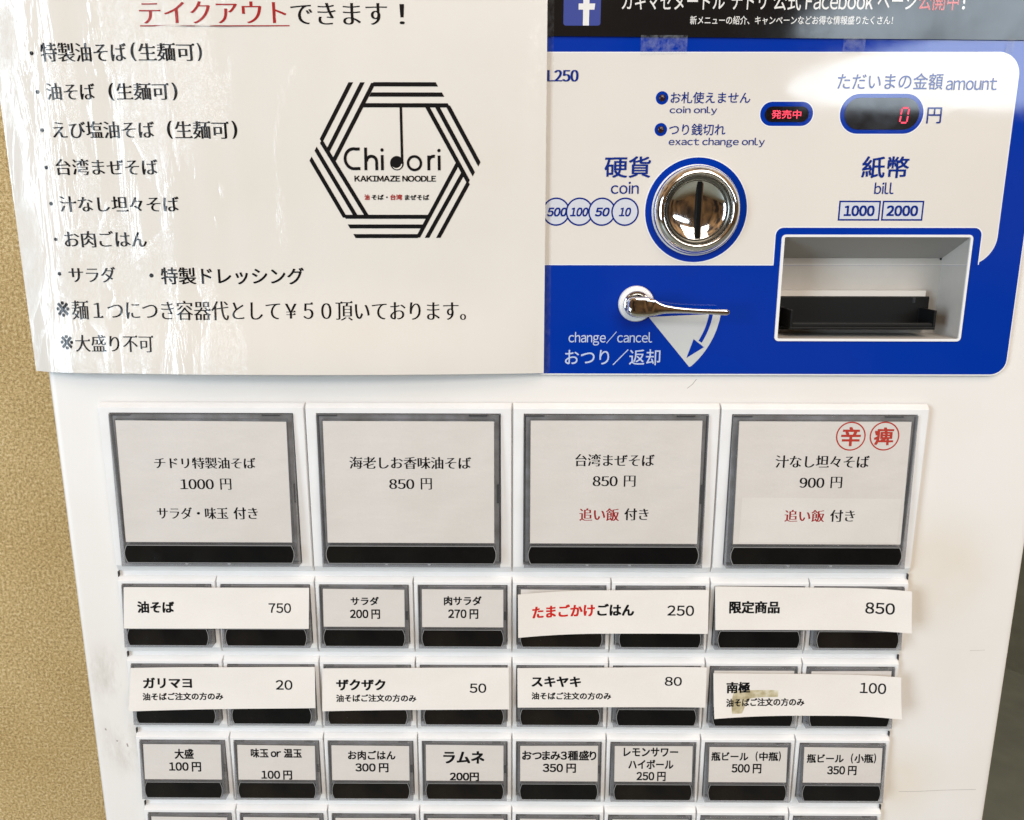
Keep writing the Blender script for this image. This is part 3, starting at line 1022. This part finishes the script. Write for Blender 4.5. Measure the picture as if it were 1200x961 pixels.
# cancel lever
mb = MB()
mb.lathe(LX, LZ, [(9.7, 1.2), (9.7, 0.4), (9.2, -0.5), (8.0, -0.9), (7.0, -0.8)], "panel_white", 56, cap=False)
mb.lathe(LX, LZ, [(7.2, -0.3), (7.2, -1.6), (6.7, -2.2), (6.0, -2.2), (5.8, -1.4)], "chrome", 56, cap=False)
mb.lathe(LX, LZ, [(5.9, -1.2), (5.3, -1.4), (5.2, -5.5)], "chrome_worn", 48, cap=False)
lever = part(mb, "cancel_lever", origin=(LX, LZ, 0), smooth=40)
mb = MB()
secs = [(60.9, 55.6, 2.6, -8.6, 2.4), (61.5, 55.6, 3.9, -8.6, 3.3), (62.8, 55.5, 4.8, -8.6, 3.8), (65.0, 55.4, 5.3, -8.6, 4.1), (69.0, 55.3, 5.3, -8.7, 4.2), (72.0, 55.3, 5.1, -8.9, 4.1),
        (72.6, 55.3, 4.9, -9.0, 3.7), (75.0, 55.1, 4.3, -9.5, 3.3), (77.5, 54.7, 3.2, -10.2, 2.7), (80.3, 54.4, 2.3, -10.8, 2.1), (86, 54.0, 1.7, -11.4, 1.7), (93, 53.6, 1.35, -11.8, 1.4),
        (101, 53.2, 1.3, -12.0, 1.3), (107, 52.95, 1.45, -12.0, 1.4), (110.5, 52.85, 1.65, -12.0, 1.6), (112.6, 52.8, 1.65, -12.0, 1.6), (113.6, 52.8, 1.25, -12.0, 1.2), (114.1, 52.8, 0.6, -12.0, 0.6)]
loops = []
for x, zc, hz, yc, hy in secs:
    lp = []
    for i in range(28):
        a = 2 * math.pi * i / 28
        ca, sa = math.cos(a), math.sin(a)
        pw = 0.30 if x < 76 else 0.42 if x < 82 else 0.6
        lp.append((x, zc + hz * math.copysign(abs(ca) ** pw, ca), yc + hy * math.copysign(abs(sa) ** pw, sa)))
    loops.append(lp)
mb.rings(loops, "chrome", close=True)
mb.build("handle", lever, porigin=(LX, LZ, 0), origin=(LX, LZ, 0), solid=True, smooth=35)

# displays and lamps
mb = MB()
mb.plate([rrect(129.6, 152.0, 149.3, 156.9, 3.7)], 1.0, 1.22, "display_dark")
sd = part(mb, "sales_display", origin=(140.8, 153.1, 1))
mb = MB(); letters(mb, DISPLAY_TEXT, 0.92)
mb.build("glowing_text", sd, porigin=(140.8, 153.1, 1), origin=(140.8, 153.1, 1))
mb = MB()
mb.plate([rrect(170.4, 208.6, 145.6, 161.1, 7.6)], 1.0, 1.22, "display_dark")
ad = part(mb, "amount_display", origin=(189.5, 153.3, 1))
mb = MB()
zx0, zx1, zz0, zz1 = 199.0, 203.4, 148.7, 156.5
zm = (zz0 + zz1) / 2
sk = 0.35
for (ax, az), (bx, bz) in (((zx0 + .9, zz1 - .3), (zx1 - .7, zz1 - .3)), ((zx0 + .7, zz0 + .3), (zx1 - .9, zz0 + .3)), ((zx0 + .55, zz1 - .8), (zx0 + .3, zm + .4)), ((zx1 - .3, zz1 - .8), (zx1 - .5, zm + .4)), ((zx0 + .3, zm - .4), (zx0, zz0 + .8)), ((zx1 - .5, zm - .4), (zx1 - .75, zz0 + .8))):
    mb.sheet([stroke([(ax, az), (bx, bz)], 0.75)], 0.92, "led")
mb.build("glowing_digit", ad, porigin=(189.5, 153.3, 1), origin=(189.5, 153.3, 1))
for cz_ in (161.0, 145.6):
    mb = MB()
    mb.lathe(76.5, cz_, [(1.75, 1.25), (1.7, 0.9), (1.2, 0.55), (0.6, 0.42), (0, 0.4)], "lamp_off", 24)
    part(mb, "indicator_lamp", origin=(76.5, cz_, 1), smooth=60)

# ---- buttons: rail behind the rows, then every button a part of its own
ROWP = 51.75
mb = MB()
mb.box(-232.4, 232.4, -400, -0.6, 3.3, 3.95, "bezel_plastic")
for k in range(6):
    zt = -101.2 - ROWP * k
    for sx in (-1, 1):
        mb.box(sx * 231.5 - 0.18, sx * 231.5 + 0.18, zt - 3.0, zt + 0.3, 1.4, 3.31, "seam")
part(mb, "button_rail")


def rect4(hx, z0, z1, y0, y1=None):
    """corner loop; y0 at the bottom edge and y1 at the top"""
    y1 = y0 if y1 is None else y1
    return [(-hx, z0, y0), (hx, z0, y0), (hx, z1, y1), (-hx, z1, y1)]


class Kind:
    pass


def make_kind(big):
    K_ = Kind()
    if big:
        K_.hx, K_.top, K_.bot = 57.75, 0.6, -101.0
        K_.cham = (0.35, 2.4, 4.6)                    # sides, top, bottom
        K_.cap = (51.2, -94.6, -5.3)
        K_.card = (47.8, -80.0, -8.4)
        K_.lamp = (48.6, -92.1, -81.9)
    else:
        K_.hx, K_.top, K_.bot = 28.8, 1.2, -48.2
        K_.cham = (0.3, 2.3, 4.4)
        K_.cap = (26.0, -40.9, -3.3)
        K_.card = (23.9, -28.0, -4.7)
        K_.lamp = (23.8, -39.5, -29.6)
    s, t, bt = K_.cham
    cx_, c0, c1 = K_.cap
    K_.ysl = lambda z: -1.5 - 4.0 * (c1 - z) / (c1 - c0)
    m_ = MB()
    m_.rings([rect4(K_.hx, K_.bot, K_.top, 3.4), rect4(K_.hx - s * .5, K_.bot + .6, K_.top - .5, 2.2), rect4(K_.hx - s, K_.bot + bt, K_.top - t, 0.0),
              rect4(cx_ + .35, c0 - .35, c1 + .35, 0.0), rect4(cx_ + .2, c0 - .2, c1 + .2, 3.0)], "bezel_plastic")
    m_.add(rect4(cx_ + .2, c0 - .2, c1 + .2, 3.0), [(0, 1, 2, 3)], "seam")
    e_ = 0.75 if big else 0.5
    m_.box(-cx_ + e_, cx_ - e_, c0 + e_, c1 - e_, 1.2, 2.9, "pocket")
    # latches and clips moulded inside the cap
    y_ = 2.85
    m_.box(cx_ - 2.0, cx_ - 0.3, (c0 + c1) / 2 + c0 * .04 - 4.0 * (1 if big else .5), (c0 + c1) / 2 + 3.5 * (1 if big else .5), 0.6, y_, "seam")
    for a_, b2 in ((-cx_ + .5, -cx_ * .78), (cx_ * .66, cx_ * .86)):
        m_.box(a_, b2, c1 - 1.3, c1 - 0.3, 0.2, y_, "seam")
    m_.box(-cx_ * .30, -cx_ * .27, c0 + .2, c0 + 1.9, -3.0, y_, "bezel_plastic")
    m_.box(cx_ * .18, cx_ * .21, c0 + .2, c0 + 1.9, -3.0, y_, "bezel_plastic")
    K_.bezel = m_
    # cap: a clear wedge-shaped frame
    m_ = MB()
    lx, lz0, lz1 = K_.lamp
    kx, kz0, kz1 = K_.card
    ya = K_.ysl
    hole1 = [(-kx - .25, kz0 - .2), (kx + .25, kz0 - .2), (kx + .25, kz1 + .25), (-kx - .25, kz1 + .25)]
    rl = 2.2 if big else 1.6
    hole2 = rrect(-lx - .2, lx + .2, lz0 - .2, lz1 + .2, rl)
    outl = [(-cx_, c0), (cx_, c0), (cx_, c1), (-cx_, c1)]
    pts, tris = fill([outl, hole1, hole2])
    m_.add([(p[0], p[1], ya(p[1])) for p in pts], tris, "clear_cap")
    m_.add([(p[0], p[1], 2.6) for p in pts], [t_[::-1] for t_ in tris], "clear_cap")
    for pl in (outl, hole1, hole2):
        k = len(pl)
        m_.add([(p[0], p[1], ya(p[1])) for p in pl] + [(p[0], p[1], 2.6) for p in pl], [(i, (i + 1) % k, k + (i + 1) % k, k + i) for i in range(k)], "clear_cap")
    K_.capmb = m_
    m_ = MB()
    pl = rrect(-lx, lx, lz0, lz1, rl)
    if True:                                          # bowed short ends
        q = []
        h = (lz1 - lz0) / 2; zc = (lz0 + lz1) / 2
        for side in (1, -1):
            for i in range(13):
                u = -1 + 2 * i / 12
                zz_ = zc + side * u * h * 0.985
                q.append((side * (lx - (1.5 if big else 1.25) * u ** 2), zz_))
        pl = q
    k = len(pl)
    g_ = 0.38 if big else 0.30
    q2 = [(p[0] * (lx + g_) / lx, zc + (p[1] - zc) * (h + g_) / h) for p in pl]
    m_.sheet([q2, pl], lambda x, z: ya(z) - 0.03, "lamp_edge_highlight")
    pts, tris = fill([pl])
    m_.add([(p[0], p[1], ya(p[1]) - 0.05) for p in pts], tris, "lamp_black")
    m_.add([(p[0], p[1], ya(p[1]) - 0.05) for p in pl] + [(p[0], p[1], 2.8) for p in pl], [(i, (i + 1) % k, k + (i + 1) % k, k + i) for i in range(k)], "lamp_black")
    K_.lampmb = m_
    return K_


def card_mb(K_, cx, rz, table, extra=None, inset=0.0, lean=0.0):
    """label card with its own print; drawn in machine millimetres, moved to the button's frame"""
    kx, kz0, kz1 = K_.card
    off = 0.55
    m_ = MB()
    N = 8
    ya = lambda x, z: K_.ysl(z) + off
    vs = [(-kx + 2 * kx * i / N, kz0 + (kz1 - inset - kz0) * j / N) for j in range(N + 1) for i in range(N + 1)]
    sl = lambda x: lean * x / kx
    m_.add([(x, z + (sl(x) if z > kz0 + 1 else 0), ya(x, z)) for x, z in vs], [(j * (N + 1) + i, j * (N + 1) + i + 1, (j + 1) * (N + 1) + i + 1, (j + 1) * (N + 1) + i) for j in range(N) for i in range(N)], "card_paper")
    if table or extra:
        t = MB()
        yt = lambda x, z: K_.ysl(z - rz) + off - 0.07
        if table:
            letters(t, table, yt)
        if extra:
            extra(t, yt)
        for nm in t.mats:
            m_.mi(nm)
        o = len(m_.v)
        m_.v += [(x - cx, z - rz, y) for x, z, y in t.v]
        for f, mi_ in zip(t.f, t.m):
            m_.f.append([o + i for i in f]); m_.m.append(m_.mi(t.mats[mi_]))
    return m_


def stamps(t, yt):
    t.sheet([[(129.6, -78.8), (219.6, -78.8), (219.9, -53.0), (175, -52.7), (130.2, -52.4)]], lambda x, z: yt(x, z) + 0.035, "patch_paper")
    for cx_, cz_, r_ in ((188.7, -16.9, 8.25), (207.4, -16.8, 8.25)):
        t.sheet([circ(cx_, cz_, r_, 56), circ(cx_, cz_, r_ - 0.75, 56)], yt, "stamp")


BIG, SMALL = make_kind(True), make_kind(False)
BIGCOLS = [-174, -58, 58, 174]
COLS = [-203 + 58 * k for k in range(8)]
ROWZ = [-105.0 - ROWP * k for k in range(4)]


def place_button(proto, K_, cx, rz, card):
    """first call builds the prototype's meshes, later calls copy the objects"""
    if proto is None:
        b_ = K_.bezel.build("button", machine, smooth=None, solid=True, bevel=0.3)
        K_.capmb.build("cap", b_, solid=True, bevel=0.22)
        K_.lampmb.build("lamp_strip", b_)
    else:
        b_ = proto.copy(); COL.objects.link(b_); b_.parent = machine
        for ch in proto.children:
            if ch.name.split(".")[0] == "label_card":
                continue
            c_ = ch.copy(); COL.objects.link(c_); c_.parent = b_
    b_.location = ((cx - MO[0]) / 1000, (0 - MO[2]) / 1000, (rz - MO[1]) / 1000)
    card.build("label_card", b_)
    return b_


proto = None
NAMES = ["1000 yen", "850 yen", "850 yen", "900 yen"]
for k, (cx, tab) in enumerate(zip(BIGCOLS, (BIG1, BIG2, BIG3, BIG4))):
    b_ = place_button(proto, BIG, cx, 0.0, card_mb(BIG, cx, 0.0, tab, stamps if k == 3 else None, (0.9, 0.7, 0.0, 0.2)[k], (-0.3, 0, 0.1, 0)[k]))
    b_["label"] = ("large button with card priced 1000 yen", "large button with plain card priced 850 yen", "large button priced 850 yen with two red words", "large button priced 900 yen with two red circle stamps")[k]
    proto = proto or b_
ROW_TABS = {(0, 2): ROW2_3, (0, 3): ROW2_4}
for k, t_ in enumerate((ROW4_1, ROW4_2, ROW4_3, ROW4_4, ROW4_5, ROW4_6, ROW4_7, ROW4_8)):
    ROW_TABS[(2, k)] = t_
proto = None
for r_, rz in enumerate(ROWZ):
    for k, cx in enumerate(COLS):
        tab = ROW_TABS.get((r_, k))
        ins = 0.9 * random.random() if tab else 0.5
        b_ = place_button(proto, SMALL, cx, rz, card_mb(SMALL, cx, rz, tab, None, ins, random.uniform(-.25, .25)))
        proto = proto or b_

# ------------------------------------------------------------------ laminated notice taped over the upper left
NX0, NX1, NZ0, NZ1 = -265.6, 17.6, 17.9, 300.0
sstep = lambda t: (lambda u: u * u * (3 - 2 * u))(max(0.0, min(1.0, t)))


def ynotice(x, z):
    y = -0.9
    u = max(0.0, min(1.0, (x + 262) / 276))
    y -= 7.5 * math.sin(math.pi * u) ** 0.8 * math.exp(-((z - 17.0) / 34.0) ** 2)
    y -= 1.2 * math.sin(math.pi * u) * (1 - math.exp(-((z - 17.0) / 60.0) ** 2))
    d = max(0.0, -236 - x)
    y += 0.0042 * d * d
    k = sstep((-95 - x) / 90)
    y += 0.16 * k * math.sin(x * 0.33 + 0.9 * math.sin(z * 0.021) + 0.6 * math.sin(z * 0.057))
    y += 0.35 * k * math.sin(x * 0.085 + 0.7 * math.sin(z * 0.013))
    return y


NO = (-124, 17, -1)
notice = tag(empty("menu_notice", NO), "large laminated white takeout notice with black hexagon emblem, taped over the upper left", "notice")
mb = MB()
NXN, NZN = 150, 110
px0, px1, pz0 = -264.9, 17.2, 18.2
gv = [(px0 + (px1 - px0) * i / NXN, pz0 + (NZ1 - pz0) * j / NZN) for j in range(NZN + 1) for i in range(NXN + 1)]
mb.add([(x, z, ynotice(x, z)) for x, z in gv], [(j * (NXN + 1) + i, j * (NXN + 1) + i + 1, (j + 1) * (NXN + 1) + i + 1, (j + 1) * (NXN + 1) + i) for j in range(NZN) for i in range(NXN)], "notice_paper")
yn = lambda x, z: ynotice(x, z) - 0.12
letters(mb, NOTICE_TEXT, yn, "notice_")
mb.sheet([stroke([(-186.7 + 7.5 * i, 194.35 + 0.0 * i) for i in range(11)], 0.55)], yn, "notice_red")
for x, z, r_ in NOTICE_DOTS:
    mb.sheet([circ(x, z, r_, 20)], yn, "notice_ink")
mb.build("paper", notice, origin=NO, porigin=NO, smooth=60)
# emblem
HZ, UP, DN = (1, 0), (0.5, 0.87), (0.5, -0.87)          # directions of the hexagon's sides
LOGO_CUTS = [(UP, DN), (HZ, DN), (UP, HZ), (DN, UP), (DN, HZ), (HZ, UP), (HZ, HZ)]
mb = MB()
for k, (xa, za, xb, zb) in enumerate(LOGO_LINES):
    w_ = 2.05 if k < 18 else 1.35
    # ends cut along the neighbouring side of the hexagon
    da, db = LOGO_CUTS[k // 3]
    d = Vector((xb - xa, zb - za)).normalized(); nv = Vector((-d.y, d.x))
    L_, R_ = [], []
    st = 6
    ends = []
    for c_ in (da, db):
        cv = Vector(c_).normalized(); cv = cv if cv.dot(nv) > 0 else -cv
        ends.append(cv * (w_ / 2 / max(0.3, cv.dot(nv))))
    for i in range(st + 1):
        p = Vector((xa + (xb - xa) * i / st, za + (zb - za) * i / st))
        o_ = ends[0] if i == 0 else ends[1] if i == st else nv * w_ / 2
        L_.append(tuple(p + o_)); R_.append(tuple(p - o_))
    mb.sheet([L_ + R_[::-1]], (lambda k_: (lambda x, z: ynotice(x, z) - 0.12 - 0.004 * k_))(k), "notice_ink")
arcp = lambda cx, cz, r, a0, a1, k=22: [(cx + r * math.cos(math.radians(a0 + (a1 - a0) * i / k)), cz + r * math.sin(math.radians(a0 + (a1 - a0) * i / k))) for i in range(k + 1)]
lw = 1.5
yl_ = lambda x, z: ynotice(x, z) - 0.22
yl2 = lambda x, z: ynotice(x, z) - 0.23
# C h i d o r i
mb.sheet([stroke([(-79.0, 135.6)] + [(-82.2 + 4.95 * 0.92 * math.cos(math.radians(a)), 130.75 + 4.95 * math.sin(math.radians(a))) for a in range(75, 291, 12)] + [(-79.0, 125.9)], lw)], yl_, "notice_ink")
mb.sheet([stroke([(-75.95, 136.3), (-76.2, 125.1)], lw)], yl_, "notice_ink")
mb.sheet([stroke(arcp(-73.1, 129.4, 2.6, 180, 0) + [(-70.5, 125.1)], lw)], yl2, "notice_ink")
mb.sheet([stroke([(-67.5, 132.6), (-67.6, 125.1)], lw)], yl_, "notice_ink")
mb.sheet([circ(-67.5, 135.1, 0.85, 20)], yl_, "notice_ink")
mb.sheet([circ(-60.0, 128.6, 3.55, 40), circ(-60.6, 127.5, 0.01, 8)], yl_, "notice_ink")
mb.sheet([[(-62.7, 128.2)] + arcp(-60.0, 128.2, 2.7, 180, 360, 16)], (lambda x, z: ynotice(x, z) - 0.26), "notice_paper")
mb.sheet([circ(-60.4, 128.9, 2.75, 32)], (lambda x, z: ynotice(x, z) - 0.28), "notice_ink")
mb.sheet([circ(-50.9, 128.6, 4.0, 44), circ(-50.9, 128.6, 2.7, 44)], yl_, "notice_ink")
mb.sheet([stroke([(-43.45, 132.4), (-43.5, 125.1)], lw)], yl_, "notice_ink")
mb.sheet([stroke(arcp(-40.9, 129.5, 2.55, 178, 75, 12), lw)], yl2, "notice_ink")
mb.sheet([stroke([(-38.1, 132.4), (-38.1, 125.1)], lw)], yl_, "notice_ink")
mb.sheet([circ(-38.1, 134.9, 0.85, 20)], yl_, "notice_ink")
letters(mb, LOGO_TEXT, yl_, "notice_")
mb.build("emblem", notice, origin=NO, porigin=NO)
# clear border of the lamination
mb = MB()
out_ = rrect(NX0, 20.6, NZ0 - 0.5, NZ1, (4.2, 3.0, .1, .1))
in_ = rrect(px0, px1 + 0.05, pz0, NZ1 - 0.5, (3.2, .05, .05, .05))
dense = []
for a, b_ in zip(out_, out_[1:] + out_[:1]):
    k = max(1, int(math.hypot(b_[0] - a[0], b_[1] - a[1]) / 6))
    dense += [(a[0] + (b_[0] - a[0]) * i / k, a[1] + (b_[1] - a[1]) * i / k) for i in range(k)]
din = []
for a, b_ in zip(in_, in_[1:] + in_[:1]):
    k = max(1, int(math.hypot(b_[0] - a[0], b_[1] - a[1]) / 6))
    din += [(a[0] + (b_[0] - a[0]) * i / k, a[1] + (b_[1] - a[1]) * i / k) for i in range(k)]
mb.sheet([dense, din], lambda x, z: ynotice(x, z) + 0.05, "clear_film")
mb.build("clear_border", notice, origin=NO, porigin=NO, smooth=60)

# ------------------------------------------------------------------ black banner with the page announcement
BO = (150, 189, 0.5)
banner = tag(empty("banner", BO), "glossy black banner with white lettering and blue square icon, along the top of the panel", "banner")
mb = MB()
zb = lambda x: 190.2 - (x - 19) * 0.008
yb = lambda x, z: 0.6 - (z - 188.0) * 0.036
poly = [(6, zb(6)), (272, zb(272)), (300, zb(300)), (300, 262), (6, 262)]
mb.add([(x, z, yb(x, z)) for x, z in poly] + [(x, z, yb(x, z) + .35) for x, z in poly], [(0, 1, 2, 3, 4), (9, 8, 7, 6, 5)] + [(i, (i + 1) % 5, 5 + (i + 1) % 5, 5 + i) for i in range(5)], "banner_black")
letters(mb, BANNER_TEXT, lambda x, z: yb(x, z) - 0.08)
mb.build("printed_sheet", banner, origin=BO, porigin=BO)
mb = MB()
mb.sheet([rrect(25.3, 43.9, 195.0, 213.4, 1.3)], lambda x, z: yb(x, z) - 0.06, "icon_blue")
mb.sheet([[(35.1, 195.05), (38.15, 195.05), (38.15, 202.3), (40.7, 202.3), (41.05, 205.1), (38.15, 205.1), (38.15, 207.4), (38.7, 208.5), (41.1, 208.6), (41.1, 211.3), (37.6, 211.3), (35.6, 210.0), (35.1, 207.8), (35.1, 205.1), (32.8, 205.1), (32.8, 202.3), (35.1, 202.3)]], lambda x, z: yb(x, z) - 0.10, "white")
mb.build("icon", banner, origin=BO, porigin=BO)
for x0, x1, z0, z1 in ((64.5, 88.0, 181.3, 190.6), (166.5, 177.5, 182.0, 190.0), (248.5, 252.5, 181.5, 189.4)):
    mb = MB()
    mb.add([(x0, z0, 0.95), (x1, z0 + .6, 0.95), (x1, 187.6, 0.6), (x0, 187.6, 0.6), (x1, z1, 0.4), (x0, z1, 0.4)], [(0, 1, 2, 3), (3, 2, 4, 5)], "clear_tape")
    mb.build("tape", banner, origin=BO, porigin=BO)

# ------------------------------------------------------------------ paper price strips taped across pairs of buttons
def price_strip(corners, table, rz, label, curl, stain=None):
    (xa, za), (xb, zb_), (xc, zc), (xd, zd) = corners
    ox, oz = (xa + xb) / 2, (za + zc) / 2

    def lift(u, v):
        cl, cr, clb, crb = curl              # left, right, lower-left, lower-right lift in mm
        return (cl * max(0, 1 - u / 0.45) ** 2 + cr * max(0, (u - 0.72) / 0.28) ** 2
                + clb * (max(0, 1 - u / 0.5) ** 2) * v ** 2 + crb * max(0, (u - 0.6) / 0.4) ** 2 * v ** 2)

    def ys(x, z):
        u = max(0, min(1, (x - xa) / (xb - xa))); v_ = max(0, min(1, (za - z) / (za - zd)))
        s = SMALL.ysl(z - rz)
        return min(s, -1.2) - 0.75 - lift(u, v_) - 0.12 * math.sin(9 * u + ox) * math.sin(5 * v_ + 1)

    N, Mv = 40, 12
    m_ = MB()
    vs = []
    for j in range(Mv + 1):
        for i in range(N + 1):
            u, v_ = i / N, j / Mv
            x = (xa + (xb - xa) * u) * (1 - v_) + (xd + (xc - xd) * u) * v_
            z = (za + (zb_ - za) * u) * (1 - v_) + (zd + (zc - zd) * u) * v_
            vs.append((x, z, ys(x, z)))
    q = [(j * (N + 1) + i, j * (N + 1) + i + 1, (j + 1) * (N + 1) + i + 1, (j + 1) * (N + 1) + i) for j in range(Mv) for i in range(N)]
    m_.add(vs, q, "strip_paper")
    m_.add([(x, z, y + 0.18) for x, z, y in vs], [f[::-1] for f in q], "strip_paper")
    if stain:
        m_.sheet([stain], lambda x, z: ys(x, z) - 0.03, "tape_stain")
    letters(m_, table, lambda x, z: ys(x, z) - 0.10)
    o = m_.build("price_strip", origin=(ox, oz, -3), smooth=60)
    return tag(o, label, "price strip", "paper price strips taped over the buttons")


price_strip(STRIP1_CORNERS, STRIP1_TEXT, ROWZ[0], "white paper strip printed 750, flat over the first two small buttons", (0, 0, 0, 0))
price_strip(STRIP2_CORNERS, STRIP2_TEXT, ROWZ[1], "white paper strip printed 20 with two lines of print", (0.8, 0, 0.5, 0))
price_strip(STRIP3_CORNERS, STRIP3_TEXT, ROWZ[1], "white paper strip printed 50 with two lines of print", (0.3, 0, 0.5, 0))
price_strip(STRIP4_CORNERS, STRIP4_TEXT, ROWZ[0], "white paper strip printed 250 with red lettering and lifted left end", (5.0, 0.3, 0, 0))
price_strip(STRIP5_CORNERS, STRIP5_TEXT, ROWZ[1], "white paper strip printed 80 with two lines of print", (0, 0.6, 0, 0))
price_strip(STRIP6_CORNERS, STRIP6_TEXT, ROWZ[0], "white paper strip printed 850 with curling right end", (0.3, 3.2, 0, 0.6))
price_strip(STRIP7_CORNERS, STRIP7_TEXT, ROWZ[1], "white paper strip printed 100 with a brown glue stain and curling corners", (0.6, 2.2, 3.0, 1.5),
            [(132.6, -173.5), (140, -173.2), (152, -173.0), (159.6, -173.3), (159.2, -177.4), (150, -177.5), (142.6, -178.2), (140.0, -182.0), (137.9, -187.0), (131.6, -187.3), (131.4, -180)])

if _to.name in COL.objects:
    COL.objects.unlink(_to)
bpy.data.objects.remove(_to)
